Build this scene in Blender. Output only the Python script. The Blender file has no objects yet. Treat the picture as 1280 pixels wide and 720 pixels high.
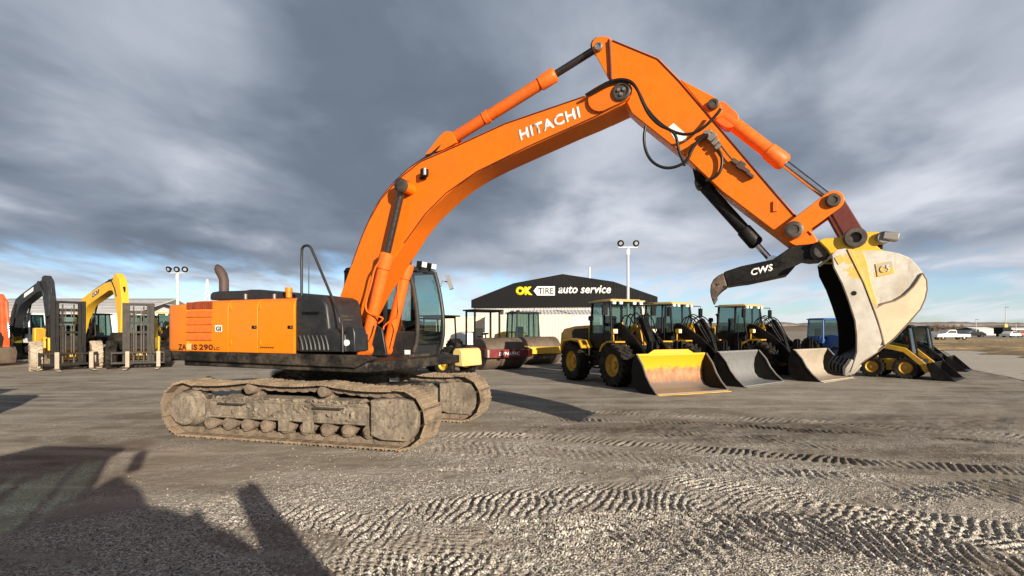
import bpy, bmesh, math, random
import numpy as np
from mathutils import Vector, Matrix

random.seed(7)
SC = bpy.context.scene
COL = SC.collection
R = math.radians
F, H, V0 = 654.0, 1.88, 412.0        # focal length in px (1280 wide), eye height, horizon row

# ------------------------------------------------------------------ helpers
def gp(px, py, z=0.0):
    Y = F * (H - z) / (py - V0)
    return Vector(((px - 640) / F * Y, Y, z))

def at(px, py, Y):
    return Vector(((px - 640) / F * Y, Y, H + (V0 - py) / F * Y))

class MB:
    """collects shapes for ONE mesh object"""
    def __init__(s):
        s.bm = bmesh.new()
    def _add(s, vs, fs):
        v = [s.bm.verts.new(p) for p in vs]
        out = []
        for f in fs:
            try: out.append(s.bm.faces.new([v[i] for i in f]))
            except ValueError: pass
        return v
    def box(s, c, d, rx=0, ry=0, rz=0, top=1.0, topy=None, pre=0):
        if topy is None: topy = top
        x, y, z = d[0] / 2, d[1] / 2, d[2] / 2
        M = Matrix.Rotation(rz, 3, 'Z') @ Matrix.Rotation(ry, 3, 'Y') @ Matrix.Rotation(rx, 3, 'X') @ Matrix.Rotation(pre, 3, 'Z')
        vs = []
        for sz in (-1, 1):
            kx = top if sz > 0 else 1; ky = topy if sz > 0 else 1
            for sx, sy in ((-1, -1), (1, -1), (1, 1), (-1, 1)):
                vs.append(M @ Vector((sx * x * kx, sy * y * ky, sz * z)) + Vector(c))
        s._add(vs, [(3, 2, 1, 0), (4, 5, 6, 7), (0, 1, 5, 4), (1, 2, 6, 5), (2, 3, 7, 6), (3, 0, 4, 7)])
        return s
    def b2(s, a, b):
        return s.box([(a[i] + b[i]) / 2 for i in range(3)], [abs(b[i] - a[i]) for i in range(3)])
    def prism(s, pts, y0, y1):
        """outline in the x-z plane, extruded along y"""
        n = len(pts)
        vs = [Vector((p[0], y0, p[1])) for p in pts] + [Vector((p[0], y1, p[1])) for p in pts]
        fs = [tuple(range(n)), tuple(range(2 * n - 1, n - 1, -1))]
        fs += [(i, n + i, n + (i + 1) % n, (i + 1) % n) for i in range(n)]
        s._add(vs, fs); return s
    def prismz(s, pts, z0, z1):
        n = len(pts)
        vs = [Vector((p[0], p[1], z0)) for p in pts] + [Vector((p[0], p[1], z1)) for p in pts]
        fs = [tuple(range(n - 1, -1, -1)), tuple(range(n, 2 * n))]
        fs += [(i, (i + 1) % n, n + (i + 1) % n, n + i) for i in range(n)]
        s._add(vs, fs); return s
    def prismx(s, pts, x0, x1):
        n = len(pts)
        vs = [Vector((x0, p[0], p[1])) for p in pts] + [Vector((x1, p[0], p[1])) for p in pts]
        fs = [tuple(range(n)), tuple(range(2 * n - 1, n - 1, -1))]
        fs += [(i, n + i, n + (i + 1) % n, (i + 1) % n) for i in range(n)]
        s._add(vs, fs); return s
    def cyl(s, p, q, r0, r1=None, n=20):
        return s.lathe([(r0, 0), (r0 if r1 is None else r1, (Vector(q) - Vector(p)).length)], p, Vector(q) - Vector(p), n)
    def lathe(s, prof, c, axis, n=24, cap=True):
        a = Vector(axis).normalized()
        u = a.orthogonal().normalized(); v = a.cross(u)
        c = Vector(c); vs = []; fs = []
        for r, h in prof:
            for k in range(n):
                t = 2 * math.pi * k / n
                vs.append(c + a * h + (u * math.cos(t) + v * math.sin(t)) * r)
        m = len(prof)
        for i in range(m - 1):
            for k in range(n):
                fs.append((i * n + k, i * n + (k + 1) % n, (i + 1) * n + (k + 1) % n, (i + 1) * n + k))
        if cap:
            fs.append(tuple(range(n - 1, -1, -1))); fs.append(tuple(range((m - 1) * n, m * n)))
        s._add(vs, fs); return s
    def tube(s, pts, r, n=10, smooth=0):
        pts = [Vector(p) for p in pts]
        for _ in range(smooth):
            q = [pts[0]]
            for a, b in zip(pts, pts[1:]):
                q += [a * .75 + b * .25, a * .25 + b * .75]
            q.append(pts[-1]); pts = q
        vs = []; fs = []; u = None
        for i, p in enumerate(pts):
            t = (pts[min(i + 1, len(pts) - 1)] - pts[max(i - 1, 0)]).normalized()
            if u is None: u = t.orthogonal().normalized()
            u = (u - t * u.dot(t))
            u = u.normalized() if u.length > 1e-6 else t.orthogonal().normalized()
            v = t.cross(u)
            for k in range(n):
                a = 2 * math.pi * k / n
                vs.append(p + (u * math.cos(a) + v * math.sin(a)) * r)
        for i in range(len(pts) - 1):
            for k in range(n):
                fs.append((i * n + k, i * n + (k + 1) % n, (i + 1) * n + (k + 1) % n, (i + 1) * n + k))
        fs.append(tuple(range(n - 1, -1, -1))); fs.append(tuple(range((len(pts) - 1) * n, len(pts) * n)))
        s._add(vs, fs); return s
    def quad(s, *ps):
        s._add([Vector(p) for p in ps], [tuple(range(len(ps)))]); return s
    def ribbon(s, pts, y0, y1, th, th0=0.0):
        """sheet that follows an x-z polyline, from th0 to th off the line"""
        Q = [Vector((p[0], p[1])) for p in pts]; off = []; P = []
        for i in range(len(Q)):
            t = (Q[min(i + 1, len(Q) - 1)] - Q[max(i - 1, 0)]).normalized()
            off.append(Q[i] + Vector((-t.y, t.x)) * th)
            P.append(Q[i] + Vector((-t.y, t.x)) * th0)
        return s.prism([tuple(p) for p in P] + [tuple(p) for p in reversed(off)], y0, y1)
    def build(s, name, m, parent=None, bevel=0.0, ang=38, seg=2):
        bmesh.ops.recalc_face_normals(s.bm, faces=s.bm.faces[:])
        me = bpy.data.meshes.new(name); s.bm.to_mesh(me); s.bm.free()
        for p in me.polygons: p.use_smooth = True
        me.set_sharp_from_angle(angle=R(ang))
        me.materials.append(m)
        o = bpy.data.objects.new(name, me); COL.objects.link(o)
        if parent is not None: o.parent = parent
        if bevel:
            b = o.modifiers.new('bevel', 'BEVEL'); b.width = bevel; b.segments = seg
            b.limit_method = 'ANGLE'; b.angle_limit = R(40); b.harden_normals = False
        return o

def thing(name, label, cat, loc=(0, 0, 0), rz=0.0, group=None):
    o = bpy.data.objects.new(name, None); COL.objects.link(o)
    o.location = loc; o.rotation_euler = (0, 0, rz); o.empty_display_size = .3
    return tag(o, label, cat, group)
def tag(o, label, cat, group=None):
    o['label'] = label; o['category'] = cat
    if group: o['group'] = group
    return o
def struct(o, kind='structure'):
    o['kind'] = kind; return o
def copy_tree(o, parent=None):
    c = o.copy(); COL.objects.link(c); c.parent = parent
    for ch in list(o.children): copy_tree(ch, c)
    return c
def parts(o):
    out = []
    for c in o.children: out.append(c); out += parts(c)
    return out
def recolor(root, frm, to):
    """give a copy its own colour: swaps material frm for to on all its parts"""
    for p in parts(root):
        if p.type == 'MESH' and p.data.materials and p.data.materials[0] == frm:
            p.data = p.data.copy(); p.data.materials[0] = to

def text(name, body, m, parent, bl, br, tl, ext=.004, offset=0.0, shear=0.0, space=1.0):
    """lettering fitted to the parallelogram bl-br-tl (local coordinates of parent)"""
    cu = bpy.data.curves.new('lettering', 'FONT'); cu.body = body; cu.offset = offset; cu.shear = shear
    cu.space_character = space; cu.resolution_u = 3
    ob = bpy.data.objects.new('lettering', cu); COL.objects.link(ob)
    bpy.context.view_layer.update()
    dg = bpy.context.evaluated_depsgraph_get()
    me = bpy.data.meshes.new_from_object(ob.evaluated_get(dg))
    bpy.data.objects.remove(ob)
    xs = [v.co.x for v in me.vertices]; ys = [v.co.y for v in me.vertices]
    x0, x1, y0, y1 = min(xs), max(xs), min(ys), max(ys)
    bl, br, tl = Vector(bl), Vector(br), Vector(tl)
    nn = (br - bl).cross(tl - bl).normalized()
    bm = bmesh.new(); bm.from_mesh(me); bpy.data.meshes.remove(me)
    for v in bm.verts:
        a = (v.co.x - x0) / (x1 - x0); b = (v.co.y - y0) / (y1 - y0)
        v.co = bl + (br - bl) * a + (tl - bl) * b
    g = bmesh.ops.extrude_face_region(bm, geom=bm.faces[:])
    for e in g['geom']:
        if isinstance(e, bmesh.types.BMVert): e.co += nn * ext
    bmesh.ops.recalc_face_normals(bm, faces=bm.faces[:])
    me = bpy.data.meshes.new(name); bm.to_mesh(me); bm.free(); me.materials.append(m)
    o = bpy.data.objects.new(name, me); COL.objects.link(o); o.parent = parent
    return o

# ------------------------------------------------------------------ materials
def new_mat(name):
    m = bpy.data.materials.new(name); m.use_nodes = True
    nt = m.node_tree; nt.nodes.clear()
    out = nt.nodes.new('ShaderNodeOutputMaterial')
    return m, nt, out
def node(nt, t, **kw):
    n = nt.nodes.new(t)
    for k, v in kw.items():
        if k in n.inputs: n.inputs[k].default_value = v
        else: setattr(n, k, v)
    return n
def mix(nt, fac, a, b, mode='MIX'):
    n = nt.nodes.new('ShaderNodeMix'); n.data_type = 'RGBA'; n.blend_type = mode
    for sock, v in ((n.inputs[0], fac), (n.inputs[6], a), (n.inputs[7], b)):
        if hasattr(v, 'is_output'): nt.links.new(v, sock)
        elif isinstance(v, (int, float)): sock.default_value = v if sock.type == 'VALUE' else (v, v, v, 1)
        else: sock.default_value = (*v, 1)
    return n.outputs[2]
def mth(nt, op, a, b=None, c=None):
    n = nt.nodes.new('ShaderNodeMath'); n.operation = op
    for i, v in enumerate((a, b, c)):
        if v is None: continue
        if hasattr(v, 'is_output'): nt.links.new(v, n.inputs[i])
        else: n.inputs[i].default_value = v
    return n.outputs[0]
def mrange(nt, v, a, b, c=0.0, d=1.0, smooth=True):
    n = nt.nodes.new('ShaderNodeMapRange'); n.interpolation_type = 'SMOOTHSTEP' if smooth else 'LINEAR'
    nt.links.new(v, n.inputs[0])
    for i, x in enumerate((a, b, c, d)): n.inputs[i + 1].default_value = x
    return n.outputs[0]
def noise(nt, vec, scale, detail=4, rough=.55, dist=0.0):
    n = nt.nodes.new('ShaderNodeTexNoise'); n.inputs['Scale'].default_value = scale
    n.inputs['Detail'].default_value = detail; n.inputs['Roughness'].default_value = rough
    n.inputs['Distortion'].default_value = dist
    nt.links.new(vec, n.inputs['Vector']); return n.outputs[0]

def paint(name, col, rough=.45, metal=0.0, dirt=None, amt=.35, dscale=2.5, bump=.0, bscale=30, var=.10,
          streak=0.0, chips=None, chip_amt=.0, chip_scale=6.0, coat=0.0, spec=.4):
    """painted / metal surface with uneven dirt, slight tone variation, chips and a little waviness"""
    m, nt, out = new_mat(name)
    tc = nt.nodes.new('ShaderNodeTexCoord').outputs['Object']
    bs = nt.nodes.new('ShaderNodeBsdfPrincipled')
    bs.inputs['Specular IOR Level'].default_value = spec
    n1 = noise(nt, tc, dscale, 6, .62, .3)
    n2 = noise(nt, tc, dscale * 7, 5, .6)
    c = mix(nt, mrange(nt, n2, .3, .7), [x * (1 - var) for x in col], [min(1, x * (1 + var)) for x in col])
    rgh = mth(nt, 'MULTIPLY_ADD', n2, .25, rough - .12)
    if dirt is not None:
        f = mth(nt, 'MULTIPLY', mrange(nt, mth(nt, 'MULTIPLY_ADD', n2, .35, n1), .52, .98), amt)
        if streak:
            mp = nt.nodes.new('ShaderNodeMapping'); mp.inputs['Scale'].default_value = (7, 7, .6)
            nt.links.new(tc, mp.inputs[0])
            f2 = mth(nt, 'MULTIPLY', mrange(nt, noise(nt, mp.outputs[0], 1.6, 5, .6), .48, .72), streak)
            f = mth(nt, 'MAXIMUM', f, f2)
        c = mix(nt, f, c, dirt)
        rgh = mth(nt, 'ADD', rgh, mth(nt, 'MULTIPLY', f, .35))
    if chips is not None:
        n3 = noise(nt, tc, chip_scale, 8, .7)
        f = mrange(nt, n3, 1 - chip_amt, 1.03 - chip_amt)
        c = mix(nt, f, c, chips)
        rgh = mth(nt, 'ADD', rgh, mth(nt, 'MULTIPLY', f, .25))
    nt.links.new(c, bs.inputs['Base Color'])
    nt.links.new(rgh, bs.inputs['Roughness'])
    bs.inputs['Metallic'].default_value = metal
    bs.inputs['Coat Weight'].default_value = coat
    if bump:
        b = nt.nodes.new('ShaderNodeBump'); b.inputs['Strength'].default_value = bump; b.inputs['Distance'].default_value = .02
        nt.links.new(noise(nt, tc, bscale, 5, .6), b.inputs['Height']); nt.links.new(b.outputs[0], bs.inputs['Normal'])
    nt.links.new(bs.outputs[0], out.inputs[0])
    return m

def glass(name, tint=(.55, .68, .66), refl=.12):
    m, nt, out = new_mat(name)
    tr = node(nt, 'ShaderNodeBsdfTransparent'); tr.inputs[0].default_value = (*tint, 1)
    gl = node(nt, 'ShaderNodeBsdfGlossy'); gl.inputs['Roughness'].default_value = .03; gl.inputs[0].default_value = (.9, .95, .95, 1)
    lw = node(nt, 'ShaderNodeLayerWeight'); lw.inputs[0].default_value = .5
    f = mth(nt, 'ADD', mth(nt, 'MULTIPLY', mth(nt, 'POWER', lw.outputs['Facing'], 4.0), .5), refl + .03)
    mx = nt.nodes.new('ShaderNodeMixShader')
    nt.links.new(f, mx.inputs[0]); nt.links.new(tr.outputs[0], mx.inputs[1]); nt.links.new(gl.outputs[0], mx.inputs[2])
    nt.links.new(mx.outputs[0], out.inputs[0]); return m

DUST = (.34, .27, .20)
M = {}
M['orange'] = paint('orange_paint', (.78, .158, .004), .42, dirt=(.40, .11, .02), amt=.40, streak=.16, dscale=1.1, var=.06, bump=.04, bscale=3, chips=(.16, .07, .03), chip_amt=.26, chip_scale=5, coat=.04, spec=.3)
M['orange_body'] = paint('orange_body_paint', (.82, .205, .005), .38, dirt=(.55, .20, .05), amt=.30, dscale=1.4, var=.05, bump=.05, bscale=2, chips=(.30, .10, .03), chip_amt=.25, coat=.06, spec=.3)
M['orange_cyl'] = paint('orange_cylinder_paint', (.76, .135, .01), .42, dirt=(.42, .13, .04), amt=.4, dscale=2.2, coat=.1, chips=(.15, .07, .04), chip_amt=.28)
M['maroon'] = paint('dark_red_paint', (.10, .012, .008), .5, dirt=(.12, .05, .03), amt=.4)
M['louver'] = paint('faded_red_grille', (.72, .165, .02), .55, dirt=(.35, .07, .02), amt=.6, dscale=9)
M['louver_dark'] = paint('rusty_grille', (.30, .05, .015), .65, dirt=(.08, .03, .02), amt=.8, dscale=10)
M['black'] = paint('black_paint', (.006, .006, .0065), .45, dirt=(.05, .042, .035), amt=.30, dscale=2.0, var=.2, spec=.14)
M['satin'] = paint('charcoal_panel', (.016, .0175, .020), .40, dirt=(.085, .075, .065), amt=.28, dscale=2.0, var=.12)
M['deck'] = paint('dusty_dark_deck', (.010, .010, .010), .5, dirt=(.20, .16, .12), amt=.45, dscale=2.5, spec=.14)
M['thumbblack'] = paint('worn_black_steel', (.008, .008, .009), .42, dirt=(.06, .05, .04), amt=.35, dscale=2.2, bump=.15, bscale=14, spec=.14)
M['wornsteel'] = paint('worn_rusty_steel', (.26, .19, .14), .5, .2, dirt=(.13, .07, .045), amt=.7, dscale=5)
M['thumbtip'] = paint('scuffed_thumb_steel', (.07, .052, .042), .5, .2, dirt=(.26, .19, .14), amt=.9, dscale=4, chips=(.012, .011, .010), chip_amt=.46, chip_scale=4)
M['chrome'] = paint('chrome_rod', (.62, .62, .64), .16, 1.0, var=.03)
M['darkrod'] = paint('oily_dark_rod', (.10, .085, .08), .25, .8, var=.1)
M['steel'] = paint('grey_steel', (.24, .235, .23), .45, .5, dirt=(.20, .13, .09), amt=.6, dscale=4)
M['pin'] = paint('dark_pin_steel', (.06, .052, .048), .45, .4, dirt=(.2, .15, .1), amt=.4, dscale=12)
M['rust'] = paint('rusted_exhaust', (.085, .062, .055), .62, .3, dirt=(.15, .09, .065), amt=.6, dscale=7)
M['rubber'] = paint('black_rubber', (.009, .0085, .008), .72, dirt=(.13, .105, .08), amt=.40, dscale=3, bump=.2, bscale=20, spec=.14)
M['hose'] = paint('black_hose', (.010, .010, .010), .38, var=.1)
M['mud'] = paint('dry_mud_steel', (.26, .215, .163), .85, dirt=(.07, .058, .046), amt=1.0, dscale=3.2, bump=1.0, bscale=13, var=.30, streak=.85, chips=(.11, .095, .078), chip_amt=.43, chip_scale=11)
M['shoe'] = paint('muddy_track_shoe', (.30, .225, .15), .8, .0, dirt=(.085, .068, .052), amt=1.0, dscale=3.4, bump=.9, bscale=14, var=.2)
M['shoe_steel'] = paint('polished_track_grouser', (.24, .20, .155), .5, .3, dirt=(.13, .10, .075), amt=.6, dscale=6)
M['mudroller'] = paint('oily_muddy_roller', (.22, .17, .125), .6, dirt=(.045, .038, .03), amt=.9, dscale=5, bump=.6, bscale=18, var=.25)
M['darkcav'] = paint('greasy_chain', (.03, .026, .022), .6, dirt=(.16, .125, .09), amt=.6, dscale=5)
M['yellow'] = paint('yellow_paint', (.72, .42, .018), .45, dirt=(.36, .25, .12), amt=.40, dscale=1.6, var=.07, chips=(.14, .1, .05), chip_amt=.25)
M['yellow_deep'] = paint('loader_yellow_paint', (.58, .315, .012), .42, dirt=(.16, .105, .05), amt=.75, dscale=1.5, var=.07, coat=.1)
M['roofcream'] = paint('dusty_cab_roof', (.52, .37, .13), .55, dirt=(.36, .29, .2), amt=.6, dscale=1.6)
M['paleyellow'] = paint('dusty_yellow_weight', (.72, .50, .16), .6, dirt=(.5, .4, .25), amt=.6, dscale=2)
M['bucketgrey'] = paint('worn_pale_bucket', (.56, .53, .47), .55, dirt=(.34, .275, .20), amt=.85, dscale=2.1, var=.12, bump=.2, bscale=11, streak=.5, chips=(.62, .42, .12), chip_amt=.40, chip_scale=2.6, spec=.25)
M['bucketcream'] = paint('cream_wear_plate', (.62, .53, .36), .5, dirt=(.46, .38, .26), amt=.6, dscale=2.2, bump=.12, bscale=9, var=.08)
M['bucketyellow'] = paint('worn_bucket_yellow', (.68, .42, .05), .5, dirt=(.48, .40, .28), amt=.7, dscale=3.5, chips=(.42, .38, .32), chip_amt=.44, chip_scale=5)
M['bucketinside'] = paint('dark_steel_and_shade', (.008, .0075, .007), .55, .0, dirt=(.03, .025, .02), amt=.5, dscale=2, spec=.14)  # near-black stands in for the shade inside the bucket mouth
M['buckworn'] = paint('scraped_yellow_bucket', (.60, .33, .035), .42, .15, dirt=(.36, .21, .12), amt=.95, dscale=.9, chips=(.26, .19, .14), chip_amt=.52, chip_scale=1.6)
def worn_bucket(name, top, midc, lip):
    m, nt, out = new_mat(name); tc = nt.nodes.new('ShaderNodeTexCoord').outputs['Object']
    z = nt.nodes.new('ShaderNodeSeparateXYZ'); nt.links.new(tc, z.inputs[0])
    n1 = noise(nt, tc, 2.2, 6, .65, .4); n2 = noise(nt, tc, 9, 6, .65)
    mp = nt.nodes.new('ShaderNodeMapping'); mp.inputs['Scale'].default_value = (2.2, 2.2, 1.6); nt.links.new(tc, mp.inputs[0]); n3 = noise(nt, mp.outputs[0], 2, 4, .6)
    h = mth(nt, 'ADD', z.outputs[2], mth(nt, 'MULTIPLY', mth(nt, 'SUBTRACT', n1, .5), .55)); h = mth(nt, 'ADD', h, mth(nt, 'MULTIPLY', mth(nt, 'SUBTRACT', n2, .5), .28))
    md = mix(nt, mrange(nt, n3, .35, .65), midc, [min(1, x * 1.5) for x in midc])
    c = mix(nt, mrange(nt, h, .62, .82), md, top); c = mix(nt, mrange(nt, h, .10, .42), lip, c)
    bs = nt.nodes.new('ShaderNodeBsdfPrincipled'); bs.inputs['Roughness'].default_value = .42; nt.links.new(c, bs.inputs['Base Color'])
    nt.links.new(mrange(nt, h, .15, .6, .6, .05), bs.inputs['Metallic']); nt.links.new(mth(nt, 'MULTIPLY_ADD', n2, .3, .3), bs.inputs['Roughness'])
    nt.links.new(bs.outputs[0], out.inputs[0]); return m
M['buckworn'] = worn_bucket('scraped_loader_bucket', (.66, .37, .012), (.30, .15, .075), (.30, .27, .25))
M['buckgrey2'] = paint('bare_grey_bucket', (.26, .265, .27), .42, .35, dirt=(.16, .14, .12), amt=.5, dscale=1.0, var=.1)
M['buckdust'] = paint('dusty_tan_bucket', (.40, .34, .265), .6, .1, dirt=(.24, .20, .16), amt=.7, dscale=1.2)
M['white'] = paint('white_paint', (.78, .78, .76), .5, dirt=(.5, .47, .42), amt=.25)
M['letter'] = paint('white_vinyl', (.84, .82, .78), .5, var=.03)
M['signwhite'] = paint('sign_white', (.86, .86, .84), .5, var=.02)
M['signyellow'] = paint('sign_yellow', (.84, .70, .01), .5, var=.02)
M['textdark'] = paint('dark_lettering', (.035, .02, .015), .5, var=.05)
M['lamp'] = paint('lamp_lens', (.85, .85, .82), .12, 0, var=.02)
M['lampdim'] = paint('unlit_lamp_glass', (.34, .35, .36), .25, var=.03)
M['mirror'] = paint('mirror_shell', (.20, .20, .20), .35, var=.05)
M['red'] = paint('red_orange_paint', (.62, .085, .02), .5, dirt=(.45, .2, .1), amt=.5, dscale=2)
M['rollerred'] = paint('maroon_roller_paint', (.16, .014, .018), .45, dirt=(.2, .1, .08), amt=.35, dscale=2)
M['drum'] = paint('dusty_steel_drum', (.115, .085, .065), .55, .3, dirt=(.22, .17, .12), amt=.7, dscale=2.0)
M['tanrubber'] = paint('dusty_tan_tyre', (.42, .35, .27), .85, dirt=(.2, .16, .12), amt=.6, dscale=3, bump=.4, bscale=12)
M['darkgrey'] = paint('dark_grey_paint', (.020, .024, .029), .45, dirt=(.10, .09, .08), amt=.3, dscale=2, spec=.14)
M['midgrey'] = paint('grey_mast_paint', (.034, .033, .032), .5, dirt=(.14, .11, .085), amt=.5, dscale=3, spec=.14)
M['blue'] = paint('blue_paint', (.012, .075, .30), .4, dirt=(.2, .2, .2), amt=.3, dscale=2)
M['chassis'] = paint('dark_chassis', (.010, .0095, .009), .6, dirt=(.09, .07, .05), amt=.45, dscale=2, spec=.14)
M['seat'] = paint('seat_fabric', (.02, .02, .02), .9)
M['glass'] = glass('cab_glass', (.72, .80, .79), .05)
M['glassdark'] = glass('tinted_cab_glass', (.36, .48, .47), .02)
M['pole'] = paint('galvanised_pole', (.55, .56, .56), .45, .2, var=.05)
M['cladding'] = paint('black_metal_cladding', (.005, .005, .006), .6, var=.15, spec=.15, dirt=(.012, .012, .012), amt=.4, dscale=.3)
M['corrug'] = paint('pale_corrugated_metal', (.50, .49, .47), .5, .1, dirt=(.36, .34, .31), amt=.5, dscale=.4, streak=.3)
M['container'] = paint('cream_container_paint', (.66, .60, .48), .5, dirt=(.45, .33, .2), amt=.4, dscale=.6, streak=.35)
M['roofgrey'] = paint('ribbed_grey_roof', (.62, .62, .62), .5, .1, dirt=(.4, .37, .34), amt=.5, dscale=.2)
M['trim'] = paint('black_trim', (.02, .02, .022), .5)
M['carwhite'] = paint('white_car_paint', (.80, .80, .80), .25, coat=.5, var=.02)
M['carblack'] = paint('black_car_paint', (.02, .02, .022), .25, coat=.5)
M['carred'] = paint('faded_red_car_paint', (.42, .16, .13), .35, coat=.3)
M['hubdust'] = paint('dusty_rim', (.30, .19, .04), .6, dirt=(.2, .15, .1), amt=.6, dscale=4)

# ================================================================== MAIN EXCAVATOR
EC = Vector((-3.25, 10.10, 0)); TU, TT = R(-23.3), R(-15.6)
eu = Vector((math.cos(TU), math.sin(TU), 0)); nu = Vector((-math.sin(TU), math.cos(TU), 0))
def L(px, py, w):
    """where the sight line of a photo pixel meets the machine's plane y = w (machine axes)"""
    r = Vector(((px - 640) / F, 1, (V0 - py) / F))
    t = (w + EC.dot(nu)) / r.dot(nu)
    P = r * t
    return ((P - EC).dot(eu), H + r.z * t)
def L3(px, py, w):
    a = L(px, py, w); return Vector((a[0], w, a[1]))
def LP(pts, w): return [L(x, y, w) for x, y in pts]

ex = thing('tracked_excavator', 'large orange tracked excavator with raised boom and pale worn bucket, in the foreground', 'excavator', EC, TU)

def capsule(mb, p, q, r0, r1, w0, w1, n=9):
    """plate with rounded ends between two pins"""
    p, q = Vector(p), Vector(q); d = (q - p).normalized(); a0 = math.atan2(d.y, d.x); pts = []
    for k in range(n + 1):
        a = a0 + math.pi / 2 + math.pi * k / n
        pts.append((p.x + math.cos(a) * r0, p.y + math.sin(a) * r0))
    for k in range(n + 1):
        a = a0 - math.pi / 2 + math.pi * k / n
        pts.append((q.x + math.cos(a) * r1, q.y + math.sin(a) * r1))
    return mb.prism(pts, w0, w1)
def ring_y(mb, c, r, w0, w1, hole=.5, n=24):
    mb.cyl((c[0], w0, c[1]), (c[0], w1, c[1]), r, n=n)
def pin_part(pix, w, r, l, parent=ex, mat='pin'):
    c = L(pix[0], pix[1], w)
    m = MB(); m.lathe([(r, 0), (r, l * .8), (r * .85, l), (r * .55, l), (r * .5, l * .75)], (c[0], w, c[1]), (0, -1, 0), 20)
    return m.build('pin', M[mat], parent)

# ---- undercarriage (machine axes turned by TT-TU)
RT = TT - TU
def under(o):
    o.rotation_euler.z = RT; o.location = (-.10, 0, 0); return o
HB, RR = 2.09, .465          # tumbler half distance and track radius
def track_path(n):
    """closed outline of the chain (outer shoe face), equal steps"""
    raw = []
    for k in range(60): raw.append((-HB + 2 * HB * k / 60, .025))
    for k in range(30):
        a = -math.pi / 2 + math.pi * k / 30; raw.append((HB + RR * math.cos(a), .49 + RR * math.sin(a)))
    for k in range(60):
        x = HB - 2 * HB * k / 60
        s = .05 * abs(math.sin((x + .72) * math.pi / 1.44)) if abs(x) < 1.99 else 0
        raw.append((x, .955 + .055 * math.cos(x / HB * math.pi / 2) - s * .9))
    for k in range(30):
        a = math.pi / 2 + math.pi * k / 30; raw.append((-HB + RR * math.cos(a), .49 + RR * math.sin(a)))
    P = [Vector(p) for p in raw]; Ls = [0]
    for i in range(len(P)): Ls.append(Ls[-1] + (P[(i + 1) % len(P)] - P[i]).length)
    out = []; i = 0
    for k in range(n):
        d = Ls[-1] * k / n
        while Ls[i + 1] < d: i += 1
        f = (d - Ls[i]) / max(1e-6, Ls[i + 1] - Ls[i])
        p = P[i].lerp(P[(i + 1) % len(P)], f)
        t = (P[(i + 1) % len(P)] - P[i]).normalized()
        out.append((p, t))
    return out
NS = 50
def make_track(cy):
    sh = MB(); ch = MB()
    pa = track_path(NS)
    for p, t in pa:
        nrm = Vector((t.y, -t.x))                      # outward
        a = math.atan2(t.y, t.x)
        j = random.uniform(-.012, .012)
        def at2(x, h): q = p + t * x + nrm * h; return (q.x, q.y)
        # shoe plate with three grousers as one outline
        pl = [at2(-.104, -.024), at2(.104, -.024), at2(.104, 0), at2(.098, .022), at2(.080, .022), at2(.070, .002), at2(.014, .002), at2(.008, .018),
              at2(-.008, .018), at2(-.014, .002), at2(-.07, .002), at2(-.080, .022), at2(-.098, .022), at2(-.104, 0)]
        pl.reverse()
        sh.prism(pl, cy - .30 + j * .4, cy + .30 + j * .4)
        for s in (-1, 1):
            lk = [at2(-.112, -.03), at2(.112, -.03), at2(.10, -.12), at2(.04, -.135), at2(-.04, -.135), at2(-.10, -.12)]
            lk.reverse()
            ch.prism(lk, cy + s * .10 - .03, cy + s * .10 + .03)
            q = p + t * .1 - nrm * .085
            ch.cyl((q.x, cy + s * .10 - .05, q.y), (q.x, cy + s * .10 + .05, q.y), .035, n=8)
    tr = under(sh.build('crawler_track', M['shoe'], ex))
    ch.build('chain', M['mudroller'], tr)
    return tr
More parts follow.
